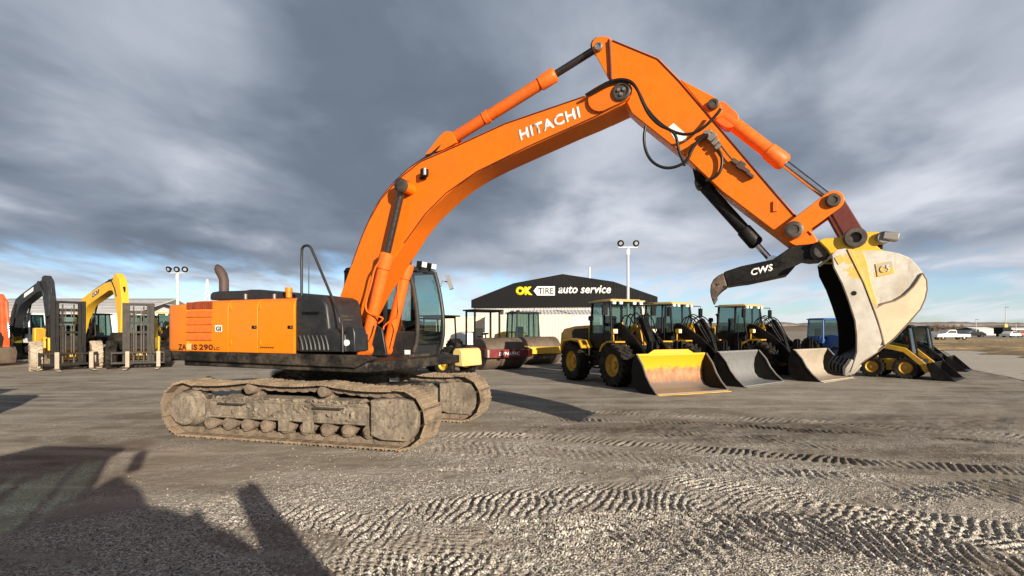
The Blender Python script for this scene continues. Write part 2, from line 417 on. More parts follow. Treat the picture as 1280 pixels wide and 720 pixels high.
def make_track_frame(cy, out):
    """out = -1: the near frame's outer face is at smaller y"""
    f = MB()
    y0, y1 = cy - .24, cy + .24
    # tapered box beam with sloping shoulders
    f.prism([(-1.52, .36), (1.56, .36), (1.56, .66), (1.50, .70), (-1.47, .70), (-1.57, .64)], y0, y1)
    f.prismx([(cy - .20, .695), (cy + .20, .695), (cy + .06, .75), (cy - .06, .75)], -1.3, 1.35)
    f.prism([(-1.70, .30), (-1.50, .30), (-1.50, .70), (-1.70, .63)], y0 + .05, y1 - .05)
    fr = under(f.build('track_frame', M['mud'], ex, .012))
    yo = cy + out * .25
    # octagonal idler cover and round final drive
    c = MB(); oc = []
    for a, b in ((-.46, -.27), (-.26, -.33), (.18, -.33), (.32, -.19), (.36, .11), (.25, .29), (.0, .325), (-.46, .29)): oc.append((HB - .02 + a, .49 + b))
    c.prism(oc, min(cy - out * .2, yo + out * .04), max(cy - out * .2, yo + out * .04))
    ic = c.build('idler_cover', M['mud'], fr, .02)
    for a_, b_ in ((-.42, -.22), (-.42, .0), (-.42, .24), (-.1, .27), (.2, .22), (.28, -.05), (.12, -.27), (-.18, -.27)):
        m = MB(); m.cyl((HB - .02 + a_, yo + out * .038, .49 + b_), (HB - .02 + a_, yo + out * .058, .49 + b_), .022, n=6); m.build('bolt', M['mudroller'], ic)
    m = MB(); m.b2((-.95, yo - .006, .40), (-.90, yo + .006, .66)); m.b2((.55, yo - .006, .40), (.60, yo + .006, .66)); m.b2((-1.5, yo - .012, .375), (1.5, yo + .012, .41)); m.b2((-1.5, yo - .010, .655), (1.5, yo + .010, .68)); m.build('frame_rib', M['mud'], fr, .004)
    w = MB(); w.lathe([(.39, 0), (.39, .20), (.37, .22), (.31, .22)], (HB, cy - .11, .49), (0, 1, 0), 36); w.build('idler_wheel', M['darkcav'], fr)
    d = MB()
    d.lathe([(.32, 0), (.32, .30), (.29, .34), (.29, .42), (.25, .46), (.10, .47)], (-HB, cy - out * .15, .49), (0, out, 0), 36)
    for k in range(12):
        a = k * math.pi / 6; q = (-HB + .235 * math.cos(a), yo + out * .05, .49 + .235 * math.sin(a))
        d.cyl(q, (q[0], q[1] + out * .025, q[2]), .02, n=6)
    d.build('final_drive', M['mud'], fr, .01)
    s = MB(); pts = []
    for k in range(84):
        a = 2 * math.pi * k / 84; r = .355 + .045 * math.cos(a * 21); pts.append((-HB + r * math.cos(a), .49 + r * math.sin(a)))
    s.prism(pts, cy - .05, cy + .05); s.build('sprocket', M['darkcav'], fr)
    for k in range(9):
        x = -1.58 + k * .390
        r = MB(); r.lathe([(.045, -.035), (.05, -.03), (.05, -.005), (.078, 0), (.082, .012), (.102, .016), (.108, .03), (.108, .11), (.085, .13), (.085, .35), (.108, .37), (.108, .45), (.10, .465), (.08, .47), (.05, .49), (.045, .515)], (x, cy - .24, .255), (0, 1, 0), 18)
        r.build('track_roller', M['mudroller'], fr)
    for x in (-.72, .72):
        r = MB(); r.lathe([(.05, 0), (.085, .01), (.095, .1), (.095, .36), (.07, .40)], (x, cy + out * .27, .875), (0, -out, 0), 18)
        r.build('carrier_roller', M['mudroller'], fr)
        r = MB(); r.b2((x - .07, cy - .10, .70), (x + .07, cy + .10, .84)); r.build('roller_bracket', M['mudroller'], fr, .01)
    for x in (-.05, .42):      # track guides
        g = MB(); g.b2((x - .06, yo - .03, .20), (x + .12, yo + .03, .40)); g.build('track_guide', M['mud'], fr, .008)
    for x in (-1.05, .85):    # steps on the frame side
        g = MB(); g.tube([(x - .25, yo, .62), (x - .25, yo + out * .07, .62), (x + .25, yo + out * .07, .62), (x + .25, yo, .62)], .016, 8); g.build('step', M['pin'], fr)
    m = MB(); rn = random.Random(int(cy * 100))
    for k in range(150):
        x = rn.uniform(-1.4, 1.45); e = rn.random(); y = cy + out * (.245 - .20 * e * e); z = .698 + .02 * (1 - e)
        if rn.random() < .25: y = yo + out * .005; z = rn.uniform(.40, .68)
        sz = rn.uniform(.015, .055); m.box((x, y, z), (sz * rn.uniform(1.2, 2.6), sz * 1.3, sz), rx=rn.uniform(-1, 1), ry=rn.uniform(-1, 1), rz=rn.uniform(0, 3), top=.5)
    struct(m.build('caked_mud', M['mud'], fr, .006), 'stuff')
    return fr
for cy, out in ((-1.295, -1), (1.295, 1)):
    make_track(cy); make_track_frame(cy, out)
cb = MB()
cb.prismz([(-.75, -.6), (.75, -.6), (.75, .6), (-.75, .6)], .42, .95)
for sx in (-1, 1):
    for sy in (-1, 1):
        cb.prismz([(sx * .2, sy * .4), (sx * .75, sy * .4), (sx * 1.30, sy * 1.1), (sx * .75, sy * 1.1)][::sx * sy], .46, .80)
under(cb.build('centre_frame', M['deck'], ex, .02))
r = MB(); r.lathe([(.80, .90), (.80, 1.02), (.74, 1.02), (.74, 1.10), (.82, 1.10), (.82, 1.24)], (0, 0, 0), (0, 0, 1), 48); r.build('swing_ring', M['deck'], ex)

# ---- upper deck and body
W0 = -1.45
ua, ub = L(216, 453, W0)[0], L(462, 454, W0)[0]
zs = L(300, 453, W0)[1]; zo = L(300, 440.5, W0)[1]
zt = L(300, 374, W0)[1]
d = MB(); d.prismz([(ua + .25, -1.40), (ub - .1, -1.40), (ub + .0, -.9), (ub + .0, 1.40), (ua + .25, 1.40), (ua - .1, .8), (ua - .1, -.8)], zs - .10, zs + .06)
d.build('deck_frame', M['deck'], ex, .02)
d = MB(); d.prism([(ua, zo), (ua + .06, zs + .02), (ua + .20, zs), (ub - .25, zs - .02), (ub, zs + .10), (ub, zo - .03), (ub - .2, zo)], -1.49, -1.25)
d.build('side_skirt', M['deck'], ex, .02)
# counterweight: rounded plan
uc = L(213, 410, -1.30)[0]
plan = [(L(236, 410, W0)[0], -1.455), (uc + .22, -1.44), (uc + .10, -1.39), (uc + .02, -1.30), (uc - .06, -1.1), (uc - .20, -.6), (uc - .24, 0)]
plan += [(a, -b) for a, b in reversed(plan[:-1])]
c = MB(); c.prismz(plan, zo - .03, zt - .06)
cw = c.build('counterweight', M['orange_body'], ex, .07, seg=4)
# inner core
b = MB(); b.b2((uc + .55, -1.36, zs + .05), (L(368, 400, W0)[0], 1.36, zt - .10)); b.build('engine_bay', M['black'], ex)
def side_panel(x0, x1, name='side_panel'):
    a0, a1 = L(x0, 410, W0)[0], L(x1, 410, W0)[0]
    m = MB()
    prof = [(-1.45, zo), (-1.45, zt - .16), (-1.43, zt - .07), (-1.37, zt - .015), (-1.25, zt + .005), (-.6, zt + .01), (-.6, zt - .04), (-1.24, zt - .04), (-1.40, zt - .15), (-1.40, zo)]
    m.prismx(prof, a0, a1)
    return m.build(name, M['orange_body'], ex, .008)
p1 = side_panel(236.5, 285); p2 = side_panel(285.7, 321.8); p3 = side_panel(322.6, 367.5)
k = MB(); k.b2((L(286, 410, W0)[0] - .012, -1.42, zo), (L(286, 410, W0)[0] + .012, -1.39, zt - .1)); k.b2((L(322.2, 410, W0)[0] - .012, -1.42, zo), (L(322.2, 410, W0)[0] + .012, -1.39, zt - .1)); k.build('panel_gap', M['black'], ex)
for pn_, xs_ in ((p2, (290, 318)), (p3, (327, 363))):
    for x in xs_[:1]:
        for y in (384, 428):
            q = L3(x, y, W0); m = MB(); m.box((q.x - .03, q.y - .006, q.z), (.05, .02, .09)); m.build('hinge', M['orange_body'], pn_, .004)
    q = L3(xs_[1], 409, W0); m = MB(); m.box((q.x, q.y - .004, q.z), (.11, .014, .055)); lt_ = m.build('latch', M['black'], pn_, .004)
    m = MB(); m.cyl((q.x + .025, q.y - .008, q.z), (q.x + .025, q.y - .018, q.z), .016, n=10); m.build('keyhole', M['steel'], lt_)
# rear panel slats: one recessed dark grille and five slats
zz = lambda py: L(250, py, W0)[1]
la, lb = L(233.5, 400, W0)[0], L(266, 400, W0)[0]
g = MB()
for kx in range(13):
    x = la + .02 + kx * (lb - la - .04) / 12
    g.b2((x - .008, -1.468, zz(386)), (x + .008, -1.455, zz(378)))
g.b2((la, -1.456, zz(386.5)), (lb, -1.452, zz(377.5)))
g.build('grille', M['louver_dark'], p1)
for q in range(4):
    y0 = 388.5 + q * 9.6
    s = MB(); s.prismx([(-1.452, zz(y0 + 8.6)), (-1.475, zz(y0 + 7.6)), (-1.455, zz(y0))], la, lb); s.build('louver', M['louver'], p1)
# lettering on the body side
def side_text(name, body, px0, px1, pyb, pyt, m, parent, w=-1.4585, **kw):
    return text(name, body, m, parent, L3(px0, pyb, w), L3(px1, pyb + .3, w), L3(px0, pyt, w), **kw)
side_text('lettering', 'ZA', 223.2, 232.8, 436.6, 430.0, M['textdark'], ex, w=-1.47, offset=.012)
side_text('lettering', 'IS', 239.5, 246.6, 436.8, 430.2, M['textdark'], ex, w=-1.47, offset=.012)
side_text('lettering', '290', 249, 266.4, 437.0, 430.3, M['textdark'], ex, w=-1.47, offset=.012)
side_text('lettering', 'LC', 267.6, 274.6, 437.0, 433.2, M['textdark'], ex, w=-1.47, offset=.0)
s = MB(); a, z = L(233.4, 437, -1.46); a2, z2 = L(239.2, 429.5, -1.46); s.b2((a, -1.464, z), (a2, -1.455, z2)); s.build('faded_patch', M['paleyellow'], ex)
s = MB(); a, z = L(269, 414.5, -1.456); a2, z2 = L(277, 406.5, -1.456); s.b2((a, -1.458, z), (a2, -1.45, z2)); st = s.build('sticker', M['white'], ex)
side_text('marking', 'GI', 270, 276.4, 413.5, 407.8, M['textdark'], st, w=-1.4595, offset=.03)
side_text('marking', '-------', 325, 342, 435.2, 433.4, M['textdark'], p3, w=-1.4505, ext=.002)
# engine cover, exhaust, fillers
h = MB(); h.prism(LP([(262, 375), (262.3, 367.5), (265, 365), (271, 364), (305, 363), (312, 361.8), (324, 361.8), (338, 363.8), (352, 365.2), (359, 368), (361, 375)], -1.0), -1.0, .85)
h.build('engine_cover', M['satin'], ex, .03)
e = MB()
prof = [(L3(280, 372, -.55), .092), (L3(280, 350, -.55), .090), (L3(278, 344, -.55), .096), (L3(275, 339, -.55), .092), (L3(272.8, 335, -.55), .078), (L3(271.4, 331.5, -.55), .035)]
vs = []; fs = []
for i, (p, r) in enumerate(prof):
    t = (prof[min(i + 1, 5)][0] - prof[max(i - 1, 0)][0]).normalized(); u = Vector((0, 1, 0)); v = t.cross(u)
    for q in range(20):
        an = q * math.pi / 10; vs.append(p + (u * math.cos(an) + v * math.sin(an)) * r)
for i in range(5):
    for q in range(20): fs.append((i * 20 + q, i * 20 + (q + 1) % 20, i * 20 + 20 + (q + 1) % 20, i * 20 + 20 + q))
fs.append(tuple(range(100, 120)))
e._add(vs, fs); e.build('exhaust_pipe', M['rust'], ex, ang=60)
f = MB(); p = L3(361, 372, -1.1); q = L3(361, 361.5, -1.1); f.cyl(p, q, .05, .05, 12); f.cyl(q - Vector((0, 0, .05)), q + Vector((0, 0, .03)), .065, .06, 12); f.build('filler_neck', M['orange_body'], ex)
for px in (307, 343):
    f = MB(); p = L3(px, 374, -1.15); q = L3(px, 367.5, -1.15); f.cyl(p, q, .03, .03, 10); f.build('hood_latch', M['steel'], ex)
# black tank, tool box, ribs
t = MB(); t.prism(LP([(368.6, 440), (368.6, 375), (371, 371), (376, 369), (398, 369), (404, 372.5), (408, 382), (411, 408), (412, 440)], -1.42), -1.42, -.55)
ft = t.build('fuel_tank', M['satin'], ex, .05, seg=3)
t = MB(); t.prism(LP([(373, 440), (373, 417), (376, 411), (392, 409.5), (414, 411), (421, 416.5), (430, 417.5), (431, 440)], -1.49), -1.47, -.9)
tb = t.build('tool_box', M['satin'], ex, .02)
for q in range(7):
    x = 374.5 + q * 5.3
    m = MB(); m.tube([L3(x, 419.5, -1.475), L3(x + 2.2, 426, -1.475), L3(x + 3.6, 432, -1.475), L3(x + 4.2, 437.5, -1.475)], .018, 6); m.build('rib', M['satin'], tb)
t = MB(); t.prism(LP([(431.5, 440), (431.5, 409), (441, 408.5), (443, 417), (443.5, 440)], -1.42), -1.42, -1.12); fb = t.build('front_box', M['satin'], ex, .02)
m = MB(); p = L3(434, 428.5, -1.44); m.lathe([(.05, 0), (.05, .03), (.03, .04)], p, (0, -1, 0), 16); m.build('marker_lamp', M['lamp'], fb)
m = MB(); p = L3(389, 391, -1.43); m.box(p, (.34, .05, .035)); m.build('latch_bar', M['black'], ft)
m = MB()
for (x, y, r, wd) in ((418, 401, .16, .3), (421, 396, .10, .34), (414, 392, .12, .25)):
    p = L3(x, y, -1.1); m.cyl(p + Vector((0, wd, 0)), p, r, n=18)
m.box(L3(420, 404, -.8), (.4, .5, .3)); m.build('valve_block', M['deck'], ex, .01)
m = MB(); p = L3(419.5, 400, -1.13); m.lathe([(.11, 0), (.125, .02), (.10, .04), (.05, .03)], p, (0, -1, 0), 20); m.build('horn', M['mud'], ex)
m = MB(); m.tube([L3(377, 369, -1.30), L3(377, 314, -1.30), L3(378.5, 308.5, -1.30), L3(382.5, 306.6, -1.30), L3(387, 307.5, -1.30), L3(390, 312, -1.30), L3(410, 360, -1.30), L3(422, 388, -1.38), L3(428, 401, -1.47), L3(428.5, 440, -1.48)], .022, 10, 1)
m.build('handrail', M['satin'], ex)
m = MB(); m.tube([L3(386, 316, .95), L3(386, 369, .95)], .012, 6); m.build('handrail', M['satin'], ex)

# ---- cab (far side of the boom)
CW0, CW1 = .42, 1.42
zf = lambda py: L(515, py, CW0)[1]
rear = L(430, 400, CW0)[0]
FR = LP([(509.5, 334), (513.5, 348), (517.5, 368), (520.8, 392), (521.5, 415), (519.5, 430), (516, 440)], CW0)   # front curve
ztop = L(500, 330.5, CW0)[1]; zsill = zf(414); zbot = zf(449)
cab_front_top = FR[0][0]
c = MB()
c.prism([(rear, zbot), (FR[-1][0] - .02, zbot), (FR[5][0], FR[5][1]), (FR[4][0], FR[4][1]), (FR[4][0] - .28, zsill), (rear, zsill)], CW0, CW0 + .05)
c.prism([(rear, zbot), (FR[-1][0] - .02, zbot), (FR[5][0], FR[5][1]), (FR[4][0], FR[4][1]), (FR[4][0] - .28, zsill), (rear, zsill)], CW1 - .05, CW1)
c.b2((rear, CW0 + .05, zbot), (rear + .06, CW1 - .05, zsill + .25)); c.b2((rear, CW0, zbot - .06), (FR[-1][0] - .03, CW1, zbot))
c.b2((FR[-1][0] - .25, CW0 + .05, zbot), (FR[-1][0] - .06, CW1 - .05, FR[5][1] - .02))
cab = c.build('cab', M['satin'], ex, .02)
rf = MB(); rf.prism([(rear - .03, ztop - .10), (rear + .05, ztop), (cab_front_top - .25, ztop + .03), (cab_front_top + .02, ztop - .05), (cab_front_top + .03, ztop - .11)], CW0 - .02, CW1 + .02); rf.build('cab_roof', M['satin'], cab, .03)
for w in (CW0 + .02, CW1 - .03):
    m = MB(); m.tube([(x, w, z) for x, z in FR], .042, 10, 1); m.build('pillar', M['midgrey' if w < 1 else 'satin'], cab)
for w in (CW0 + .03, CW1 - .03):
    for x, wd in ((rear + .05, .09), (rear + 1.0, .06)):
        m = MB(); m.b2((x - wd / 2, w - .03, zsill), (x + wd / 2, w + .03, ztop - .09)); m.build('pillar', M['satin'], cab)
    g = MB(); g.prism([(rear + .1, zsill), (FR[4][0] - .06, zsill), (FR[2][0] - .05, FR[2][1]), (FR[0][0] - .03, ztop - .1), (rear + .1, ztop - .1)], w - .004, w + .004); g.build('window', M['glass'], cab)
g = MB(); g.ribbon([(x - .01, z) for x, z in FR[:6]], CW0 + .05, CW1 - .05, .006); g.build('windscreen', M['glass'], cab)
g = MB(); g.b2((FR[2][0] - .05, CW0 + .04, zf(398) - .012), (FR[3][0] + .02, CW1 - .04, zf(398) + .012)); g.build('windscreen_bar', M['satin'], cab)
g = MB(); g.b2((rear + .02, CW0 + .08, zsill + .25), (rear + .03, CW1 - .08, ztop - .1)); g.build('rear_window', M['glass'], cab)
sx = rear + .75
s = MB(); s.box((sx, .92, zbot + .45), (.55, .52, .18)); s.box((sx - .28, .92, zbot + .85), (.16, .50, .75), ry=-.12); s.box((sx - .32, .92, zbot + 1.28), (.1, .28, .2)); s.build('operator_seat', M['seat'], cab, .05)
s = MB()
for w in (.62, 1.2):
    s.box((sx + .35, w, zbot + .5), (.42, .14, .5)); s.tube([(sx + .48, w, zbot + .75), (sx + .5, w, zbot + 1.0)], .022, 8)
s.box((FR[4][0] - .15, CW0 + .14, zbot + .85), (.12, .12, .22)); s.build('control_console', M['satin'], cab, .02)
for (px, py) in ((527, 331), (539, 333.5)):
    w = .80 if px < 530 else 1.18
    p = L3(px, py, w)
    l = MB(); l.box(p, (.12, .19, .13), ry=.15); l.tube([p - Vector((.03, 0, .06)), p - Vector((.06, 0, .16))], .02, 6); lb_ = l.build('work_lamp', M['black'], cab, .01)
    l = MB(); l.box(p + Vector((.063, 0, .0)), (.012, .16, .10), ry=.15); l.build('lamp_lens', M['lamp'], lb_)
m = MB(); m.tube([L3(541, 339, 1.45), L3(546, 352, 1.47), L3(552, 378, 1.5), L3(555, 405, 1.5), L3(553, 436, 1.48)], .018, 8, 1); m.build('grab_rail', M['steel'], cab)
m = MB(); p = L3(562, 353, 1.62); m.tube([L3(551, 358, 1.48), L3(553, 351, 1.55), p], .014, 8); m.box(p, (.09, .20, .30), ry=-.30, rz=.5, top=.9); m.build('mirror', M['mirror'], cab, .02)
s = MB(); s.b2((L(506, 440, CW0)[0], CW0 - .008, L(510, 443, CW0)[1]), (L(513, 440, CW0)[0], CW0 - .002, L(510, 437.5, CW0)[1])); s.build('sticker', M['white'], cab)
s = MB(); s.prism(LP([(470, 453), (470, 446), (510, 443), (517, 443), (516, 448), (510, 453)], .35), .35, .95); s.build('front_deck', M['deck'], ex, .015)

# ---- boom
BW = .27
BO = [(421, 382), (427, 364), (434, 344), (443, 319), (451, 297), (460, 276), (467, 261), (475, 248), (486, 234), (497, 222.5), (511, 210), (525, 200.5), (547, 190.5), (572, 180),
      (631, 153), (731, 119), (753, 110), (768, 104.5), (777, 103), (785, 106), (789, 113), (788, 121), (781, 128.5), (772, 133), (757, 141), (742, 148), (714, 160), (659, 185), (620, 203), (595, 216),
      (575, 229), (558, 243), (543, 257), (529, 271), (514, 290), (503, 308), (492, 324), (481, 342), (469, 360), (460, 377), (453, 391), (447, 401), (440, 404), (430, 403.5), (422, 395)]
b = MB(); b.prism(LP(BO, -BW), -BW, BW)
boom = b.build('boom', M['orange'], ex, .018)
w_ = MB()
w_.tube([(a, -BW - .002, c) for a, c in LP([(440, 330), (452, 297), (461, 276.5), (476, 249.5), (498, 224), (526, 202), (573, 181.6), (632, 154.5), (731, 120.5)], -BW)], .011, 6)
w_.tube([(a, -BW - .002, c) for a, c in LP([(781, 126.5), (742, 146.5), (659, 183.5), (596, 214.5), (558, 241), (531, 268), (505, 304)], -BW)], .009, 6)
w_.build('seam_shade_line', M['maroon'], boom)  # dark tubes painted in for the shading along the boom's plate edges
# fork plates, boom end boss
m = MB()
for s in (-1, 1):
    capsule(m, L(752, 124, -BW), L(777, 115, -BW), .20, .165, s * BW, s * (BW + .05))
m.build('boom_end_plate', M['orange'], boom, .008)
c0 = L(777, 114.5, -BW - .06)
m = MB(); m.lathe([(.135, 0), (.135, .03), (.12, .04), (.10, .04), (.095, .02)], (c0[0], -BW - .05, c0[1]), (0, -1, 0), 28); pn = m.build('pin', M['pin'], boom)
m = MB()
for k in range(3):
    a = .5 + k * 2.094; m.cyl((c0[0] + .045 * math.cos(a), -BW - .06, c0[1] + .045 * math.sin(a)), (c0[0] + .045 * math.cos(a), -BW - .098, c0[1] + .045 * math.sin(a)), .026, n=6)
m.build('bolt', M['steel'], pn)
# bracket of the arm cylinder on the boom's back
m = MB()
for s in (-1, 1): m.prism(LP([(536, 197), (556, 172), (562, 167.5), (569, 168), (573, 174), (576, 181), (560, 190)], 0), s * .12 - .025, s * .12 + .025)
m.build('cylinder_bracket', M['orange'], boom, .006)
# pipes along the boom's back, lamp
def back_off(pts, d):
    Q = [Vector(p) for p in pts]; out_ = []
    for i in range(len(Q)):
        t_ = (Q[min(i + 1, len(Q) - 1)] - Q[max(i - 1, 0)]).normalized(); out_.append(Q[i] + Vector((-t_.y, t_.x)) * d)
    return out_
BK = back_off(LP([(429, 358), (434, 344), (443, 319), (451, 297), (460, 276), (467, 261), (475, 248), (486, 234), (497, 222.5), (511, 210), (525, 200.5)], -BW), .03)
for w in (-.20, -.08, .08, .20):
    m = MB(); m.tube([(a[0], w, a[1]) for a in BK] + [(BK[-1][0] + .25, w * .7, BK[-1][1] + .14), (BK[-1][0] + .55, w * .5, BK[-1][1] + .42)], .020, 8, 1); m.build('hydraulic_pipe', M['hose'], boom)
p = L3(530.5, 216, -BW - .09); m = MB(); m.box(p, (.09, .12, .13), rz=-.5); m.box(p + Vector((-.06, .05, -.07)), (.12, .06, .04)); lm = m.build('boom_lamp', M['black'], boom, .01)
m = MB(); m.box(p + Vector((.03, -.055, 0)), (.085, .02, .11), rz=-.5); m.build('lamp_lens', M['lamp'], lm)
text('lettering', 'HITACHI', M['letter'], boom, L3(650.2, 176, -BW - .003), L3(725.6, 146.6, -BW - .003), L3(647.6, 162.8, -BW - .003), offset=.034, ext=.0015, space=1.08)
m = MB(); q = LP([(736, 117.5), (742, 124), (741, 133), (746, 136), (778, 124)], -BW - .03); m.tube([(a, -BW - .03, c) for a, c in q], .013, 7, 1)
q = LP([(739, 117), (746, 120), (744, 128), (752, 130), (775, 120)], -BW - .03); m.tube([(a, -BW - .03, c) for a, c in q], .010, 7, 1); m.build('grease_pipe', M['orange_cyl'], boom)
m = MB(); m.prism(LP([(416, 446), (424, 410), (430, 403), (446, 402.5), (458, 411), (464, 446)], -.25), -.26, -.20); m.prism(LP([(416, 446), (424, 410), (430, 403), (446, 402.5), (458, 411), (464, 446)], -.25), .20, .26)
m.build('boom_bracket', M['satin'], ex, .015)

# ---- cylinders
def cylinder(name, A, B, f, r, rr, mat='orange_cyl', rod='chrome', collar=()):
    A, B = Vector(A), Vector(B); d = B - A; n = d.normalized(); G = A + d * f; ln = (G - A).length
    m = MB(); m.lathe([(r * .9, .05), (r, .10), (r, ln - .30), (r * 1.18, ln - .285), (r * 1.22, ln - .04), (r * 1.0, ln - .01), (rr * 1.5, ln)], A, n, 28)
    m.cyl(A + Vector((0, -.10, 0)), A + Vector((0, .10, 0)), r * 1.1, n=20); m.cyl(A, A + n * .14, r * .8, r * .95, 20)
    for c in collar: m.lathe([(r * 1.0, c - .05), (r * 1.14, c - .045), (r * 1.14, c + .045), (r, c + .05)], A, n, 28, cap=False)
    o = m.build(name, M[mat], ex)
    q = MB(); q.cyl(G - n * .05, B, rr, n=22); q.cyl(B + Vector((0, -.09, 0)), B + Vector((0, .09, 0)), rr * 1.9, n=20); q.build('piston_rod', M[rod], o)
    return o
bc1 = cylinder('boom_cylinder', L3(456, 437, -.40), L3(503.5, 232.5, -.40), .60, .105, .062, rod='darkrod')
bc2 = cylinder('boom_cylinder', L3(484, 437, .40), L3(525, 268, .40), .64, .105, .062, rod='darkrod')
m = MB(); m.cyl(L3(503.5, 232.5, -.52), L3(503.5, 232.5, -.52) + Vector((0, 1.04, 0)), .10, n=22); m.build('pin', M['orange'], boom)
m = MB(); p = L3(503.5, 232.5, -.52); m.lathe([(.11, 0), (.11, .03), (.08, .045), (.04, .045)], p, (0, -1, 0), 22); m.build('pin', M['pin'], boom)
def pipe(pts, w, parent, r=.017, mat='orange_cyl', sm=1, name='hydraulic_pipe'):
    m = MB(); m.tube([L3(a, b, w) for a, b in pts], r, 8, sm); return m.build(name, M[mat], parent)
pipe([(475, 326), (468, 336), (464, 355), (457, 378), (457.5, 388), (463, 393), (477, 396.5), (479, 399), (473, 404)], -.51, bc1)
pipe([(470, 405), (466, 420), (460, 430), (457, 436)], -.51, bc1)
pipe([(503, 336), (498, 352), (497, 374), (499, 395), (492, 398), (480, 407), (479, 412)], .30, bc2)
pipe([(490, 403), (494, 412), (491, 424), (488, 436)], .30, bc2)
AC0, AC1 = L3(564, 174.5, 0), L3(748.5, 59, 0)
ac = cylinder('arm_cylinder', AC0, AC1, .735, .098, .058, rod='darkrod', collar=(.75,))
pipe([(571, 162), (590, 158), (640, 131), (676, 109)], -.02, ac, .014)

# ---- arm
AW = .20
AO = [(760, 47.5), (768, 50), (823, 72), (850.6, 100), (881, 137), (964, 234), (1000, 274), (1016, 291), (1022, 299), (1022, 308), (1015, 313), (1004, 311), (990, 306), (903, 240), (851, 191), (792, 144), (778, 131), (767, 122), (764, 112), (762, 100)]
a = MB(); a.prism(LP(AO, -AW), -AW, AW); arm = a.build('arm', M['orange'], ex, .016)
m = MB(); EO = [(762, 101), (741, 62), (740, 56), (743, 50), (749, 46.8), (756, 46.5), (763, 48), (763, 80)]
for s in (-1, 1): m.prism(LP(EO, -.15), s * .15 - .03, s * .15 + .03)
m.build('arm_ear', M['orange'], arm, .008)
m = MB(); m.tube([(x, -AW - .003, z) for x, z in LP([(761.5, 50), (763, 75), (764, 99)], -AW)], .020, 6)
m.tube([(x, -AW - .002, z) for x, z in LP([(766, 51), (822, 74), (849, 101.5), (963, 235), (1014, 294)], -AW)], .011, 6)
m.build('seam_shade_line', M['maroon'], arm)  # dark tubes stand in for the shading change along the arm's edges
pin_part((748.5, 59), -.20, .065, .05, arm, 'steel')
m = MB()
for s in (-1, 1): m.prism(LP([(850.6, 100), (858, 104), (893, 122), (901, 130), (903, 140), (897, 148), (890, 150), (881, 137)], -.12), s * .12 - .03, s * .12 + .03)
m.build('cylinder_bracket', M['orange'], arm, .008)
pin_part((891.5, 131), -.165, .075, .05, arm)
m = MB(); m.prism([(x, z) for x, z in LP([(835, 160), (842, 154), (858, 168), (858, 176), (845, 177)], -AW)], -AW - .004, -AW + .001); m.build('worn_patch', M['letter'], arm)
m = MB(); q = L(969, 258, -AW); m.box((q[0], -AW - .01, q[1]), (.06, .03, .14)); m.build('lug', M['orange_cyl'], arm, .004)
bk = cylinder('bucket_cylinder', L3(899, 141, 0), L3(1041, 251, 0), .60, .098, .055)
m = MB(); capsule(m, L(899, 141, 0), L(912, 152, 0), .13, .12, -.09, .09); m.build('cylinder_foot', M['orange_cyl'], bk, .01)
m = MB()
for s in (-1, 1): capsule(m, L(992, 287.5, -.26), L(1041, 251, -.26), .12, .125, s * .26 - .035, s * .26 + .035)
m.build('link_arm', M['orange'], ex, .012)
m = MB()
for s in (-1, 1): capsule(m, L(1041, 251, -.1), L(1068, 297, -.1), .10, .11, s * .13 - .05, s * .13 + .05)
m.build('bucket_link', M['maroon'], ex, .01)
pin_part((992, 287.5), -.295, .11, .05); pin_part((1041, 251), -.295, .085, .06); 
m = MB(); q = L(1041, 251, 0); m.cyl((q[0], -.26, q[1]), (q[0], .26, q[1]), .06, n=16); q = L(992, 287.5, 0); m.cyl((q[0], -.26, q[1]), (q[0], .26, q[1]), .07, n=16); m.build('pin', M['pin'], ex)
# valve hardware, hoses
m = MB()
for (x, y, sx_, sz_) in ((884, 168, .10, .05), (890, 172, .07, .12), (894, 178, .06, .10), (887, 165, .05, .05), (897, 184, .05, .08)):
    q = L3(x, y, -AW - .05); m.box(q, (sx_, .09, sz_), ry=.8)
m.build('valve', M['steel'], arm, .006)
m = MB()
for (x, y, sx_, sz_) in ((920, 203, .12, .06), (926, 207, .09, .10), (932, 213, .12, .05), (938, 219, .10, .04)):
    q = L3(x, y, -AW - .05); m.box(q, (sx_, .08, sz_), ry=.7)
m.build('valve', M['rust'], arm, .006)
pipe([(897, 176), (905, 187), (912, 196), (919, 203)], -AW - .05, arm, .012, 'rust')
HS = [[(735, 119), (748, 112), (764, 103), (780, 100), (792, 105), (800, 118), (808, 136), (824, 154), (843, 166), (862, 169), (880, 160), (897, 142), (901, 136)],
      [(732, 119), (745, 111), (762, 101.5), (778, 98.5), (790, 102), (797, 112), (803, 128), (811, 144), (824, 157), (840, 163), (846, 172), (848, 188), (856, 207)],
      [(807, 158), (804.5, 172), (807, 190), (816, 204), (832, 211), (848, 208), (860, 200), (866, 184), (876, 173), (885, 168)],
      [(858, 204), (864, 186), (872, 176), (884, 171)],
      [(897, 186), (903, 196), (902, 212), (894, 222), (882, 226)]]
for i, hh in enumerate(HS):
    m = MB(); m.tube([L3(x, y, -.36 - .02 * i if i < 3 else -.26) for x, y in hh], .021, 10, 2); m.build('hydraulic_hose', M['hose'], ex)

